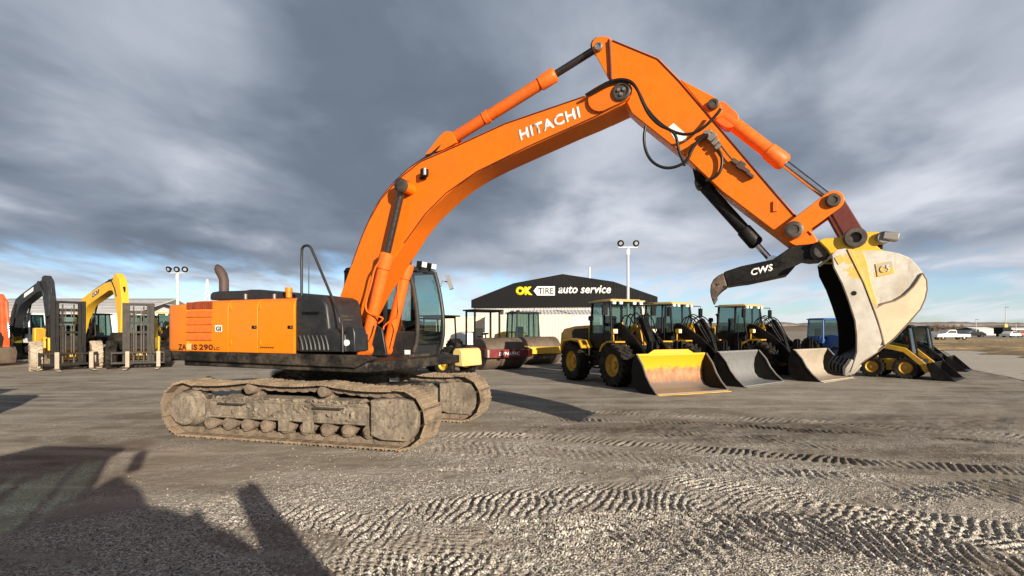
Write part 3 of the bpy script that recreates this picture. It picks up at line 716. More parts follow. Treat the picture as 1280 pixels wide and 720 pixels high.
# ---- thumb, thumb cylinder
m = MB(); m.prism(LP([(866, 212), (893, 231), (886, 240), (878, 238), (869, 226)], 0), -.10, .10); m.build('thumb_bracket', M['black'], arm, .01)
tc = cylinder('thumb_cylinder', L3(877, 229, 0), L3(965.5, 327, 0), .80, .085, .04, 'thumbblack', 'chrome')
TO = [(1026, 303.5), (1017, 304), (1009.9, 305.2), (998, 306), (990, 307.5), (979.3, 315), (965.6, 324.3), (945, 328.6), (925.8, 332.7), (907.5, 338.8), (904, 341), (909, 357), (923, 354.6), (936.5, 353), (960, 348), (985.6, 342.4), (990.4, 337.4), (998, 328), (1006.8, 323.5), (1017, 325), (1030, 324), (1035.5, 318), (1035, 310), (1031, 305)]
TW = .24
m = MB(); m.prism(LP(TO, -TW), -TW, TW); th = m.build('thumb', M['thumbblack'], ex, .012)
m = MB(); m.prism(LP([(904, 341.2), (897, 344.6), (891.5, 349.5), (888.4, 356), (887.6, 364), (888.8, 371), (891.5, 377.5), (894, 372), (897, 367), (902, 362), (909, 357.2)], -TW), -TW + .002, TW - .002); m.build('thumb_tip', M['thumbtip'], th, .012)
m = MB()
for k, s in enumerate((-1, 1)): m.prism(LP([(888.2, 370), (891.5, 380), (896.5, 372)], -TW), s * .11 - .04, s * .11 + .04)
m.build('thumb_tooth', M['thumbtip'], th, .006)
text('lettering', 'CWS', M['signwhite'], th, L3(938.5, 345.0, -TW - .003), L3(966, 338.2, -TW - .003), L3(938.0, 336.6, -TW - .003), ext=.003, offset=.03, shear=.1)
q = L(971.4, 329.5, -TW); m = MB(); m.lathe([(.055, 0), (.055, .008)], (q[0], -TW - .001, q[1]), (0, -1, 0), 18); m.build('pin_hole', M['black'], th)
q = L(1026, 314.4, -TW); m = MB(); m.lathe([(.125, 0), (.125, .03), (.10, .035), (.10, .07), (.085, .085), (.03, .085)], (q[0], -TW, q[1]), (0, -1, 0), 28); m.build('pin', M['pin'], th)

# ---- bucket
KW = .62
SO = [(1039.4, 318), (1047, 312), (1056, 310.5), (1075, 313), (1108, 313.5), (1125, 317), (1137, 322), (1146, 331), (1153, 340), (1158, 350), (1159, 362), (1156.5, 374), (1151, 386), (1144, 394), (1136, 403), (1117, 423.5), (1096, 440), (1080, 450), (1069, 459), (1062, 466),
      (1066, 455), (1070.5, 440), (1070.5, 420), (1068.5, 401), (1061, 377.5), (1052.5, 354.6), (1042, 334)]
sp = LP(SO, -KW)
m = MB(); m.prism(sp, -KW, -KW + .04)
nshell = 20
m.ribbon(sp[:nshell], -KW + .04, KW - .04, -.035)
bucket = m.build('bucket', M['bucketgrey'], ex, .006)
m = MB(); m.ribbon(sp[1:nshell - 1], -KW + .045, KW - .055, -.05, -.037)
m.build('bucket_shade_lining', M['bucketinside'], bucket)  # added dark sheet, painted as the shade inside the shell
m = MB(); m.prism(sp, KW - .042, KW); m.build('side_plate', M['bucketinside'], bucket, .006)  # far plate coloured near-black for the shade it lies in
# side cutter (front strip), yellow rib, cream wear plate on the near side
m = MB()
m.prism(LP([(1039.4, 318), (1047, 312), (1056, 311), (1060, 318), (1078, 352), (1091, 390), (1098, 410), (1103, 424), (1096, 440), (1080, 450), (1062.5, 465.5), (1066, 455), (1070.5, 440), (1070.5, 420), (1068.5, 401), (1061, 377.5), (1052.5, 354.6), (1042, 334)], -KW), -KW - .022, -KW + .0)
m.build('side_cutter', M['bucketgrey'], bucket, .006)
m = MB(); m.prism(LP([(1058, 311.5), (1064, 311.8), (1073, 333), (1081, 352), (1089, 372), (1097, 382), (1092, 388), (1079, 354), (1061, 318)], -KW), -KW - .034, -KW + .0); m.prism(LP([(1064, 311.8), (1078, 313.5), (1084, 330), (1088, 352), (1097, 381), (1089, 372), (1073, 333)], -KW), -KW - .012, -KW)
m.build('yellow_rib', M['bucketyellow'], bucket, .004)
m = MB(); m.prism(LP([(1092.5, 386), (1104, 380), (1118, 376.5), (1130, 370), (1142, 358.5), (1152.5, 343.5), (1157.5, 350), (1158.3, 362), (1155.5, 374), (1150, 385.5), (1143, 393.5), (1135, 402.5), (1116.5, 422.5), (1105.5, 431.5), (1103.5, 421)], -KW), -KW - .016, -KW + .0)
wp = m.build('wear_plate', M['bucketcream'], bucket, .004)
m = MB(); m.tube([L3(x, y, -KW - .015) for x, y in ((1092, 386), (1104, 379.5), (1118, 376), (1130, 369.5), (1142, 358), (1152.5, 342.5))], .013, 6); m.tube([L3(x, y, -KW - .018) for x, y in ((1092, 386), (1097, 400), (1101, 413), (1105, 431))], .011, 6)
m.tube([L3(x, y, -KW - .012) for x, y in ((1153, 341), (1158.3, 350), (1159, 362), (1156, 374.5), (1150.5, 386.5), (1136, 403.5), (1117, 424), (1096, 440.5), (1070, 458))], .008, 6)
m.build('seam_shade_line', M['wornsteel'], bucket)
def ppar(pts, w0, w1, mat, name, par, bev=.003):
    m = MB(); m.prism(LP(pts, w0), w0, w1); return m.build(name, M[mat], par, bev)
em = ppar([(1094, 330), (1115, 326), (1118, 341.5), (1097, 346)], -KW - .010, -KW + .001, 'bucketyellow', 'raised_plate', bucket)
text('marking', 'C5', M['bucketgrey'], em, L3(1100, 341.5, -KW - .0115), L3(1112, 339, -KW - .0115), L3(1099, 333, -KW - .0115), offset=.02, ext=.006)
em = ppar([(1043, 322), (1052, 318), (1057, 326), (1048, 331)], -KW - .030, -KW - .02, 'bucketyellow', 'raised_plate', bucket)
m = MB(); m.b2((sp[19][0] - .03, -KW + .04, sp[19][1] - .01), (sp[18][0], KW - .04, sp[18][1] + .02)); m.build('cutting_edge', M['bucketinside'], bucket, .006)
# teeth along the cutting edge
tb_, tt_ = L(1072, 451, -KW), L(1057, 470, -KW)
for k in range(5):
    w = -KW + .07 + k * (2 * KW - .14) / 4
    m = MB(); n_ = (Vector(tt_) - Vector(tb_)).normalized(); o_ = Vector((-n_.y, n_.x)) * .065
    B0 = Vector(tb_) + n_ * .02; T0 = Vector(tt_)
    vs = []
    for (c, hw, hh) in ((B0, .085, 1.0), (B0 + n_ * .13, .08, .9), (T0, .045, .18)):
        for sy in (-1, 1):
            for sz in (-1, 1):
                q = c + o_ * hh * sz; vs.append((q.x, w + sy * hw, q.y))
    fs = [(0, 1, 3, 2), (8, 10, 11, 9)]
    for i in (0, 4): fs += [(i, i + 2, i + 6, i + 4), (i + 1, i + 5, i + 7, i + 3), (i, i + 4, i + 5, i + 1), (i + 2, i + 3, i + 7, i + 6)]
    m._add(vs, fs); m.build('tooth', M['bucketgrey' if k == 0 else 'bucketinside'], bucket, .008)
for w, mt in ((-KW - .0235, 'bucketinside'),):
    q = L(1067.5, 366.5, w); m = MB(); m.lathe([(.028, 0), (.028, .004)], (q[0], w, q[1]), (0, -1, 0), 12); m.build('bolt', M[mt], bucket)
# coupler ears on top
CO = [(1022, 301), (1030, 298.5), (1055, 296.5), (1062, 291), (1076, 291), (1087.5, 290.4), (1098, 290.4), (1102, 296), (1101, 304), (1095, 307.5), (1100, 312), (1108, 316), (1090, 320), (1060, 322), (1040, 322), (1033, 312)]
m = MB()
for s in (-1, 1): m.prism(LP(CO, -.34), s * .34 - .04, s * .34 + .04)
cp = m.build('coupler', M['yellow'], ex, .012)
q = L(1068.5, 297.5, -.40); m = MB(); m.lathe([(.125, 0), (.125, .08), (.115, .09), (.065, .09), (.06, .03)], (q[0], -.37, q[1]), (0, -1, 0), 26); m.cyl((q[0], -.36, q[1]), (q[0], .36, q[1]), .06, n=16); m.build('pin', M['pin'], cp)
m = MB(); q = L3(1101, 299, -.30); m.cyl(q + Vector((0, -.14, 0)), q + Vector((0, .7, 0)), .075, n=14); m.box(q + Vector((.07, -.10, .01)), (.17, .14, .10), ry=.2); m.build('lock_cylinder', M['steel'], cp, .015)
m = MB(); q = L3(1060, 305, -.2); m.b2((q.x - .25, -.3, q.z - .10), (q.x + .35, .3, q.z - .02)); m.build('coupler_plate', M['black'], cp, .01)

# ================================================================== OTHER MACHINES
def wheel(parent, x, y, r, wd, rim_m, tyre_m='rubber', side=1, lugs=22, rimr=.52, name='wheel'):
    """tyre with a hollow sidewall and chevron lugs; the rim and hub are its sub-part"""
    t = MB(); h = wd / 2
    prof = [(r * rimr, -h * .75), (r * .78, -h * .98), (r * .93, -h * .9), (r * .965, -h * .6), (r * .965, h * .6), (r * .93, h * .9), (r * .78, h * .98), (r * rimr, h * .75)]
    c = Vector((x, y, r)); t.lathe(prof, c, (0, 1, 0), 40, cap=False)
    for k in range(lugs):
        for s in (-1, 1):
            a = 2 * math.pi * (k + (.5 if s > 0 else 0)) / lugs
            p = c + Vector((math.cos(a) * r * .955, s * h * .48, math.sin(a) * r * .955))
            t.box(p, (r * .11, h * 1.12, r * .15), ry=-a + math.pi / 2, pre=s * .55, top=.85)
    o = t.build(name, M[tyre_m], parent)
    m = MB()
    m.lathe([(r * .10, h * .55), (r * .16, h * .55), (r * .18, h * .30), (r * .40, h * .25), (r * .44, h * .55), (r * (rimr + .03), h * .78), (r * (rimr + .03), h * .70), (r * rimr, h * .5), (r * rimr, -h * .7)], c, (0, side, 0), 32)
    m.build('rim', M[rim_m], o)
    return o
def cab_box(parent, x0, x1, yw, z0, z1, frame_m, roof_m, glass_m='glass', slope=.15, zs=None, roof_over=.10, mid=None, back=.05):
    """glazed cab: corner pillars, sill panels, glass, roof, seat"""
    zs = zs if zs is not None else z0 + .45
    c = MB(); c.b2((x0, -yw, z0), (x1 - .05, yw, zs))
    cab = c.build('cab', M[frame_m], parent, .02)
    xt0, xt1 = x0 + back, x1 - slope
    for s in (-1, 1):
        p = MB(); p.tube([(x0 + .05, s * (yw - .05), zs), (xt0 + .05, s * (yw - .09), z1 - .1)], .05, 8); p.build('pillar', M[frame_m], cab)
        p = MB(); p.tube([(x1 - .05, s * (yw - .05), zs - .1), (xt1 - .05, s * (yw - .09), z1 - .1)], .045, 8); p.build('pillar', M[frame_m], cab)
        if mid:
            xm = x0 + (x1 - x0) * mid
            p = MB(); p.tube([(xm, s * (yw - .05), zs), (xm, s * (yw - .09), z1 - .1)], .04, 8); p.build('pillar', M[frame_m], cab)
        g = MB(); g.quad((x0 + .07, s * (yw - .05), zs), (x1 - .07, s * (yw - .05), zs), (xt1 - .07, s * (yw - .09), z1 - .1), (xt0 + .07, s * (yw - .09), z1 - .1)); g.build('window', M[glass_m], cab)
    g = MB(); g.quad((x1 - .045, -yw + .08, zs - .05), (x1 - .045, yw - .08, zs - .05), (xt1 - .045, yw - .12, z1 - .1), (xt1 - .045, -yw + .12, z1 - .1)); g.build('windscreen', M[glass_m], cab)
    g = MB(); g.quad((x0 + .05, -yw + .08, zs), (x0 + .05, yw - .08, zs), (xt0 + .05, yw - .12, z1 - .1), (xt0 + .05, -yw + .12, z1 - .1)); g.build('rear_window', M[glass_m], cab)
    r = MB(); r.b2((xt0 - roof_over, -yw - .02, z1 - .10), (xt1 + roof_over + .03, yw + .02, z1 - .035)); r.box(((xt0 + xt1) / 2, 0, z1 - .015), (xt1 - xt0, yw * 1.7, .04)); r.build('cab_roof', M[roof_m], cab, .03)
    s = MB(); xm = (x0 + x1) / 2 - .15; s.box((xm, 0, zs - .05), (.5, .5, .15)); s.box((xm - .25, 0, zs + .3), (.14, .48, .7)); s.box((xm + .6, 0, zs + .02), (.12, .3, .3)); s.build('operator_seat', M['seat'], cab, .04)
    return cab

# ---- wheel loader
def make_loader(name, label, cat, loc, rz, group):
    t = thing(name, label, cat, loc, rz, group)
    for x in (1.4, -1.35):
        for s in (-1, 1): wheel(t, x, s * 1.02, .745, .56, 'yellow_deep', side=s)
    h = MB(); h.prism([(-3.05, .95), (-3.10, 1.25), (-2.98, 1.85), (-2.75, 2.02), (-1.9, 2.12), (-.78, 2.15), (-.78, 1.28), (-1.6, 1.15), (-2.0, .95)], -.78, .78); h.build('engine_hood', M['yellow_deep'], t, .08, seg=3)
    h = MB(); h.prism([(-2.0, 1.42), (-2.05, 1.9), (-1.85, 2.02), (-.82, 2.04), (-.82, 1.36)], -.80, .80); gr = h.build('hood_grille', M['black'], t, .03)
    for k in range(6):
        s = MB(); s.b2((-1.9 + .17 * k, -.812, 1.5), (-1.80 + .17 * k, .812, 1.55)); s.build('slat', M['satin'], gr)
    for s in (-1, 1):
        f = MB(); f.prism([(-2.15, .98), (-2.12, 1.35), (-1.95, 1.58), (-1.3, 1.64), (-.72, 1.58), (-.50, 1.30), (-.56, 1.26), (-.78, 1.50), (-1.3, 1.565), (-1.9, 1.50), (-2.06, 1.30), (-2.08, .98)], s * .78, s * 1.28); f.build('fender', M['yellow_deep'], t, .01)
        f = MB(); f.prism([(.62, 1.20), (.80, 1.46), (1.1, 1.58), (1.6, 1.58), (1.62, 1.53), (1.12, 1.52), (.86, 1.40), (.70, 1.18)], s * .82, s * 1.25); f.build('fender', M['yellow_deep'], t, .01)
        st = MB(); st.b2((-.55, s * .80, .55), (.25, s * 1.02, .60)); st.b2((-.55, s * .80, .95), (.20, s * .98, 1.0)); st.b2((-.58, s * .80, .5), (-.53, s * .95, 1.3)); st.build('step', M['chassis'], t, .01)
        hl = MB(); hl.box((1.02, s * .86, 1.92), (.16, .20, .17)); hl.tube([(.95, s * .86, 1.85), (.9, s * .8, 1.5)], .03, 8); hb = hl.build('headlight', M['yellow_deep'], t, .02)
        hl = MB(); hl.box((1.105, s * .86, 1.92), (.012, .15, .12)); hl.build('lamp_lens', M['lamp'], hb)
        mi = MB(); mi.tube([(.55, s * .74, 2.95), (.75, s * 1.08, 2.95), (.75, s * 1.08, 2.85)], .018, 8); mi.box((.75, s * 1.08, 2.68), (.08, .20, .36)); mi.build('mirror', M['black'], t, .02)
        hr = MB(); hr.tube([(.35, s * .86, 1.3), (.40, s * .92, 1.6), (.40, s * .92, 2.5), (.36, s * .80, 2.6)], .018, 8); hr.build('handrail', M['black'], t)
        cy = MB(); cy.cyl((.65, s * .40, 1.05), (1.75, s * .47, 1.18), .075); cy = cy.build('lift_cylinder', M['black'], t)
        cr = MB(); cr.cyl((1.7, s * .47, 1.175), (2.2, s * .5, 1.24), .04); cr.build('piston_rod', M['chrome'], cy)
        a = MB(); a.prism([(.55, 2.05), (.70, 2.22), (.95, 2.20), (1.75, 1.72), (2.25, 1.28), (2.75, .62), (2.70, .38), (2.50, .36), (2.30, .60), (1.95, 1.02), (1.4, 1.40), (.65, 1.85)], s * .52 - .05, s * .52 + .05); a.build('lift_arm', M['black'], t, .012)
        pl = MB(); pl.prism([(.45, 1.0), (.45, 2.02), (.62, 2.25), (.84, 2.25), (1.05, 1.5), (1.05, 1.0)], s * .38 - .03, s * .38 + .03); pl.build('arm_tower', M['yellow_deep'], t, .01)
    b = MB(); b.b2((-2.9, -.45, .70), (-.3, .45, 1.25)); b.b2((-.3, -.3, .62), (.35, .3, 1.15)); b.b2((.3, -.48, .62), (1.95, .48, 1.10)); b.cyl((1.4, -.8, .745), (1.4, .8, .745), .22, n=16); b.cyl((-1.35, -.8, .745), (-1.35, .8, .745), .22, n=16); b.b2((-.5, -.8, .62), (.15, .8, 1.2)); b.build('frame', M['chassis'], t, .03)
    cab_box(t, -.78, .70, .76, 1.25, 3.10, 'black', 'roofcream', 'glassdark', .16, 1.85, .10, .62)
    for s in (-1, 1):
        for y in (.3, .6):
            l = MB(); l.box((.62, s * y, 2.96), (.10, .14, .11)); l.build('work_lamp', M['lamp'], t, .015)
    e = MB(); e.tube([(-1.35, .3, 2.1), (-1.35, .3, 2.6), (-1.42, .3, 2.72)], .06, 10); e.build('exhaust_pipe', M['black'], t); e = MB(); e.lathe([(.05, 0), (.05, .25), (.11, .27), (.11, .42), (.05, .45)], (-1.3, -.35, 2.08), (0, 0, 1), 14); e.build('air_intake', M['black'], t)
    # bell crank, tilt cylinder, hoses between the arms
    z = MB(); z.prism([(1.35, 2.35), (1.55, 2.42), (1.95, 1.75), (2.2, 1.0), (2.05, .92), (1.75, 1.6)], -.09, .09); z.build('bell_crank', M['black'], t, .015)
    z = MB(); z.cyl((.55, 0, 1.75), (1.1, 0, 2.12), .09); tcy = z.build('tilt_cylinder', M['yellow_deep'], t); z = MB(); z.cyl((1.05, 0, 2.09), (1.45, 0, 2.37), .045); z.build('piston_rod', M['chrome'], tcy)
    z = MB(); z.prism([(2.05, .95), (2.15, 1.08), (2.75, 1.0), (2.80, .88)], -.06, .06); z.b2((1.7, -.5, 1.28), (1.86, .5, 1.44)); z.build('linkage', M['black'], t, .01)
    for k in range(5):
        y = -.42 + .2 * k; m = MB(); m.tube([(.75, y, 2.0), (1.0, y * 1.1, 2.5 + .08 * (k % 3)), (1.45, y * 1.2, 2.45), (1.75, y, 1.9), (2.0, y * .9, 1.5)], .022, 8, 2); m.build('hydraulic_hose', M['hose'], t)
    # quick coupler plates and bucket
    q = MB()
    for s in (-1, 1):
        q.prism([(2.55, .30), (2.50, .95), (2.62, 1.55), (2.72, 1.62), (2.80, 1.55), (2.78, .9), (2.84, .30)], s * .52 + .08, s * .52 + .12); q.prism([(2.55, .30), (2.50, .95), (2.62, 1.55), (2.72, 1.62), (2.80, 1.55), (2.78, .9), (2.84, .30)], s * .52 - .12, s * .52 - .08)
    q.cyl((2.66, -.62, .9), (2.66, .62, .9), .06); q.build('quick_coupler', M['black'], t, .01)
    HW = 1.42
    P = [(4.02, .02), (3.30, .02), (3.02, .10), (2.86, .30), (2.82, .60), (2.86, .90), (2.98, 1.16)]
    m = MB(); m.ribbon(P, -HW, HW, -.04)
    bk = m.build('bucket', M['buckworn'], t, .006)
    m = MB(); m.prism([(2.98, 1.16), (2.99, 1.21), (3.02, 1.20), (3.02, 1.14)], -HW, HW); m.prismx([(-HW, 1.14), (HW, 1.14), (HW, 1.17), (.95, 1.20), (.70, 1.33), (-.70, 1.33), (-.95, 1.20), (-HW, 1.17)], 2.965, 2.992); m.build('spill_guard', M['yellow'], bk, .006)
    for s in (-1, 1):
        m = MB(); m.prism([(4.02, .0), (3.30, .0), (3.00, .08), (2.83, .29), (2.79, .60), (2.83, .91), (2.95, 1.18), (3.06, 1.18), (3.34, .86), (3.50, .55), (3.72, .28)], s * HW, s * (HW + .03)); m.build('side_plate', M['bucketinside'], bk, .006)
        m = MB(); m.tube([(3.06, s * (HW + .012), 1.18), (3.34, s * (HW + .012), .86), (3.50, s * (HW + .012), .55), (3.72, s * (HW + .012), .28), (4.02, s * (HW + .012), .02)], .028, 8); m.build('side_edge', M['steel'], bk)
    m = MB(); m.b2((3.86, -HW - .03, -.005), (4.12, HW + .03, .022)); m.build('cutting_edge', M['yellow'], bk, .004)
    return t
HL = R(-62)         # heading: towards the camera and to the right
g_l = 'wheel loaders parked in a row'
ld = make_loader('wheel_loader', 'yellow wheel loader with scraped yellow bucket, nearest and leftmost of the loader row', 'wheel loader', (3.80, 18.85, 0), HL - R(4), g_l)
def place(src, loc, rz, label, group=None):
    c = copy_tree(src); c.location = loc; c.rotation_euler = (0, 0, rz); c['label'] = label
    if group: c['group'] = group
    return c
ld.scale = (.95, .95, .95)
ld2 = place(ld, (6.25, 20.75, 0), HL + R(10), 'yellow wheel loader with clean grey steel bucket, middle of the loader row', g_l)
ld3 = place(ld, (9.85, 22.5, 0), HL + R(8), 'yellow wheel loader with dusty tan bucket, standing right behind the hanging excavator bucket', g_l)
recolor(ld2, M['buckworn'], M['buckgrey2']); recolor(ld3, M['buckworn'], M['buckdust'])
def own(root, nm, mat):
    for p in parts(root):
        if p.name.split('.')[0] == nm: p.data = p.data.copy(); p.data.materials[0] = M[mat]
own(ld2, 'spill_guard', 'buckgrey2'); own(ld3, 'spill_guard', 'buckdust'); own(ld2, 'cutting_edge', 'steel'); own(ld3, 'cutting_edge', 'buckdust')
# the two low, flat-lipped buckets have no raised spill guard
for r_ in (ld2, ld3):
    for p in parts(r_):
        if p.name.split('.')[0] == 'spill_guard':
            for v in p.data.vertices:
                if v.co.z > 1.215: v.co.z = 1.20

# ---- single drum rollers
def make_roller(name, label, loc, rz, fm, hood_m, cab, group):
    t = thing(name, label, 'road roller', loc, rz, group)
    d = MB(); d.lathe([(.30, -1.02), (.33, -1.06), (.72, -1.06), (.75, -1.03), (.75, 1.03), (.72, 1.06), (.33, 1.06), (.30, 1.02)], (1.5, 0, .75), (0, 1, 0), 48); d.build('drum', M['drum'], t)
    f = MB()
    for s in (-1, 1): f.prism([(.35, .62), (.35, 1.05), (.6, 1.12), (2.42, 1.0), (2.42, .62)], s * 1.10, s * 1.22)
    f.b2((2.34, -1.10, .60), (2.54, 1.10, .98)); f.b2((.30, -1.10, .60), (.45, 1.10, 1.05)); fr = f.build('drum_frame', M[fm], t, .02)
    p = MB(); p.b2((2.30, .98, .62), (2.552, 1.23, .97)); p.build('end_plate', M['red' if fm == 'rollerred' else fm], fr, .01)
    p = MB(); p.b2((2.30, -1.23, .62), (2.552, -1.12, .97)); p.build('end_plate', M['buckdust'], fr, .01)
    for s in (-1, 1):
        w = MB(); w.lathe([(.20, 0), (.28, .02), (.28, .04), (.12, .05)], (1.5, s * 1.09, .75), (0, -s, 0), 20); w.build('hub', M['chassis'], fr)
        wheel(t, -1.5, s * .82, .70, .50, 'white' if fm == 'rollerred' else 'yellow', side=s, lugs=18)
    h = MB(); h.prism([(-2.55, .75), (-2.65, 1.2), (-2.45, 1.62), (-1.4, 1.78), (-.62, 1.72), (-.62, .85)], -.62, .62); h.build('engine_hood', M[hood_m], t, .10, seg=3)
    b = MB(); b.b2((-2.2, -.5, .55), (.35, .5, .98)); b.b2((-.65, -.85, .85), (.45, .85, 1.12)); b.build('frame', M['chassis'], t, .03)
    if cab: cab_box(t, -.70, .55, .80, 1.1, 2.90, 'darkgrey', 'darkgrey', 'glassdark', .06, 1.40, .06, .5)
    else:
        o = MB()
        for x, y in ((-.45, -.7), (-.45, .7), (.42, -.7), (.42, .7)): o.box((x, y, 1.95), (.08, .08, 1.75))
        o.box((0, -.7, 2.78), (.95, .08, .06)); o.box((0, .7, 2.78), (.95, .08, .06)); o.box((-.45, 0, 2.78), (.08, 1.4, .055)); o.box((.42, 0, 2.78), (.08, 1.4, .055))
        rp = o.build('rollover_frame', M['black'], t, .01)
        o = MB(); o.box((0, 0, 2.84), (1.25, 1.65, .07)); o.build('canopy', M['black'], rp, .02)
        o = MB(); o.box((-.15, 0, 1.35), (.5, .5, .14)); o.box((-.42, 0, 1.65), (.12, .48, .6)); o.build('operator_seat', M['seat'], t, .04)
        o = MB(); o.tube([(.35, 0, 1.1), (.22, 0, 1.65)], .04, 8); o.lathe([(.17, 0), (.19, .02), (.17, .04)], (.22, 0, 1.65), (-.25, 0, 1), 18); o.build('steering_column', M['black'], t)
    return t
g_r = 'single drum rollers parked side by side'
rr1 = make_roller('road_roller', 'maroon single drum roller with open canopy and pale grey hood', (-1.45, 26.15, 0), R(-57), 'rollerred', 'white', False, g_r)
text('lettering', 'DYNAPAC', M['signwhite'], rr1, (2.543, -.62, .70), (2.543, .52, .70), (2.543, -.62, .86), offset=.015, shear=.2)
rr2 = make_roller('road_roller', 'yellow single drum roller with glazed cab, beside the maroon roller', (.67, 30.05, 0), R(-60), 'yellow', 'yellow', True, g_r)

# ---- small yellow machine behind the excavator's cab
t = thing('compact_roller', 'small machine with pale yellow front weight and open canopy, half hidden behind the excavator cab', 'compact roller', (-3.05, 22.4, 0), R(-35))
b = MB(); b.prism([(1.2, .40), (1.2, 1.0), (1.32, 1.12), (1.62, 1.12), (1.72, .98), (1.78, .40)], -.62, .62); b.build('front_weight', M['paleyellow'], t, .06, seg=3)
b = MB(); b.b2((-1.6, -.5, .45), (1.2, .5, .85)); b.b2((-1.5, -.45, .8), (-.5, .45, 1.35)); b.b2((.2, -.4, .8), (1.15, .4, 1.15)); b.build('body', M['chassis'], t, .05)
for s in (-1, 1):
    for x in (.9, -1.1): wheel(t, x, s * .72, .48, .34, 'yellow', side=s, lugs=16)
b = MB()
for x, y in ((-.5, -.55), (-.5, .55), (.35, -.55), (.35, .55)): b.tube([(x, y, .85), (x * 1.05, y, 1.6), (x * .9, y, 2.42)], .04, 8)
for y in (-.55, .55): b.tube([(-.45, y, 2.40), (.31, y, 2.40)], .035, 8)
for x in (-.45, .31): b.tube([(x, -.55, 2.40), (x, .55, 2.40)], .035, 8)
rp = b.build('rollover_frame', M['black'], t)
b = MB(); b.box((-.1, 0, 2.46), (1.25, 1.35, .06)); b.build('canopy', M['black'], rp, .02)
b = MB(); b.box((-.2, 0, 1.0), (.45, .5, .12)); b.box((-.42, 0, 1.3), (.1, .46, .55)); b.build('operator_seat', M['seat'], t, .03)

# ---- skid steers
def make_skid(name, label, loc, rz, bm_, cabm, group, roofm):
    t = thing(name, label, 'skid steer', loc, rz, group)
    for s in (-1, 1):
        for x in (.55, -.55): wheel(t, x, s * .72, .42, .30, bm_ if bm_ != 'black' else 'steel', side=s, lugs=16)
        f = MB(); f.b2((-1.0, s * .5, .30), (1.0, s * .56, .75)); f.build('chain_case', M[bm_], t, .01)
        a = MB(); a.prism([(-1.15, 1.28), (-1.20, 1.48), (-.95, 1.52), (.55, 1.18), (1.15, .62), (1.28, .30), (1.12, .28), (1.0, .52), (.48, 1.02), (-.9, 1.32)], s * .80 - .07, s * .80 + .07); a.build('lift_arm', M[bm_], t, .01)
        u = MB(); u.prism([(-1.25, .5), (-1.25, 1.45), (-.95, 1.45), (-.75, .5)], s * .66, s * .72); u.build('upright', M[bm_], t, .01)
        c = MB(); c.cyl((-.85, s * .80, .70), (.0, s * .80, 1.08), .05); c.build('lift_cylinder', M['black'], t)
    b = MB(); b.prism([(-1.35, .35), (-1.40, 1.15), (-1.0, 1.38), (-.4, 1.40), (-.4, .35)], -.55, .55); b.build('engine_cover', M[bm_], t, .06)
    b = MB(); b.b2((-.6, -.5, .3), (1.02, .5, .75)); b.build('frame', M['chassis'], t, .03)
    cab_box(t, -.55, .72, .50, .75, 2.06, cabm, roofm, 'glassdark', .14, 1.0, .05)
    HW = .95
    m = MB(); m.ribbon([(2.05, .02), (1.55, .03), (1.36, .14), (1.30, .40), (1.36, .66)], -HW, HW, -.03); bk = m.build('bucket', M['black'], t, .004)
    for s in (-1, 1): m = MB(); m.prism([(2.05, .0), (1.55, .01), (1.34, .12), (1.275, .40), (1.34, .68), (1.42, .66)], s * HW, s * (HW + .025)); m.build('side_plate', M['black'], bk, .004)
    m = MB(); m.b2((1.3, -.5, .2), (1.24, .5, .6)); m.build('coupler', M['black'], t, .01)
    return t
g_s = 'skid steers parked beside the loader row'
skid = make_skid('skid_steer', 'yellow and black skid steer with lowered black bucket, right of the hanging excavator bucket', (15.25, 20.9, 0), R(-48), 'yellow_deep', 'black', g_s, 'black')
make_skid('skid_steer', 'dark grey cabbed skid steer with black bucket, behind the yellow skid steer', (19.35, 25.2, 0), R(-46), 'black', 'darkgrey', g_s, 'darkgrey')

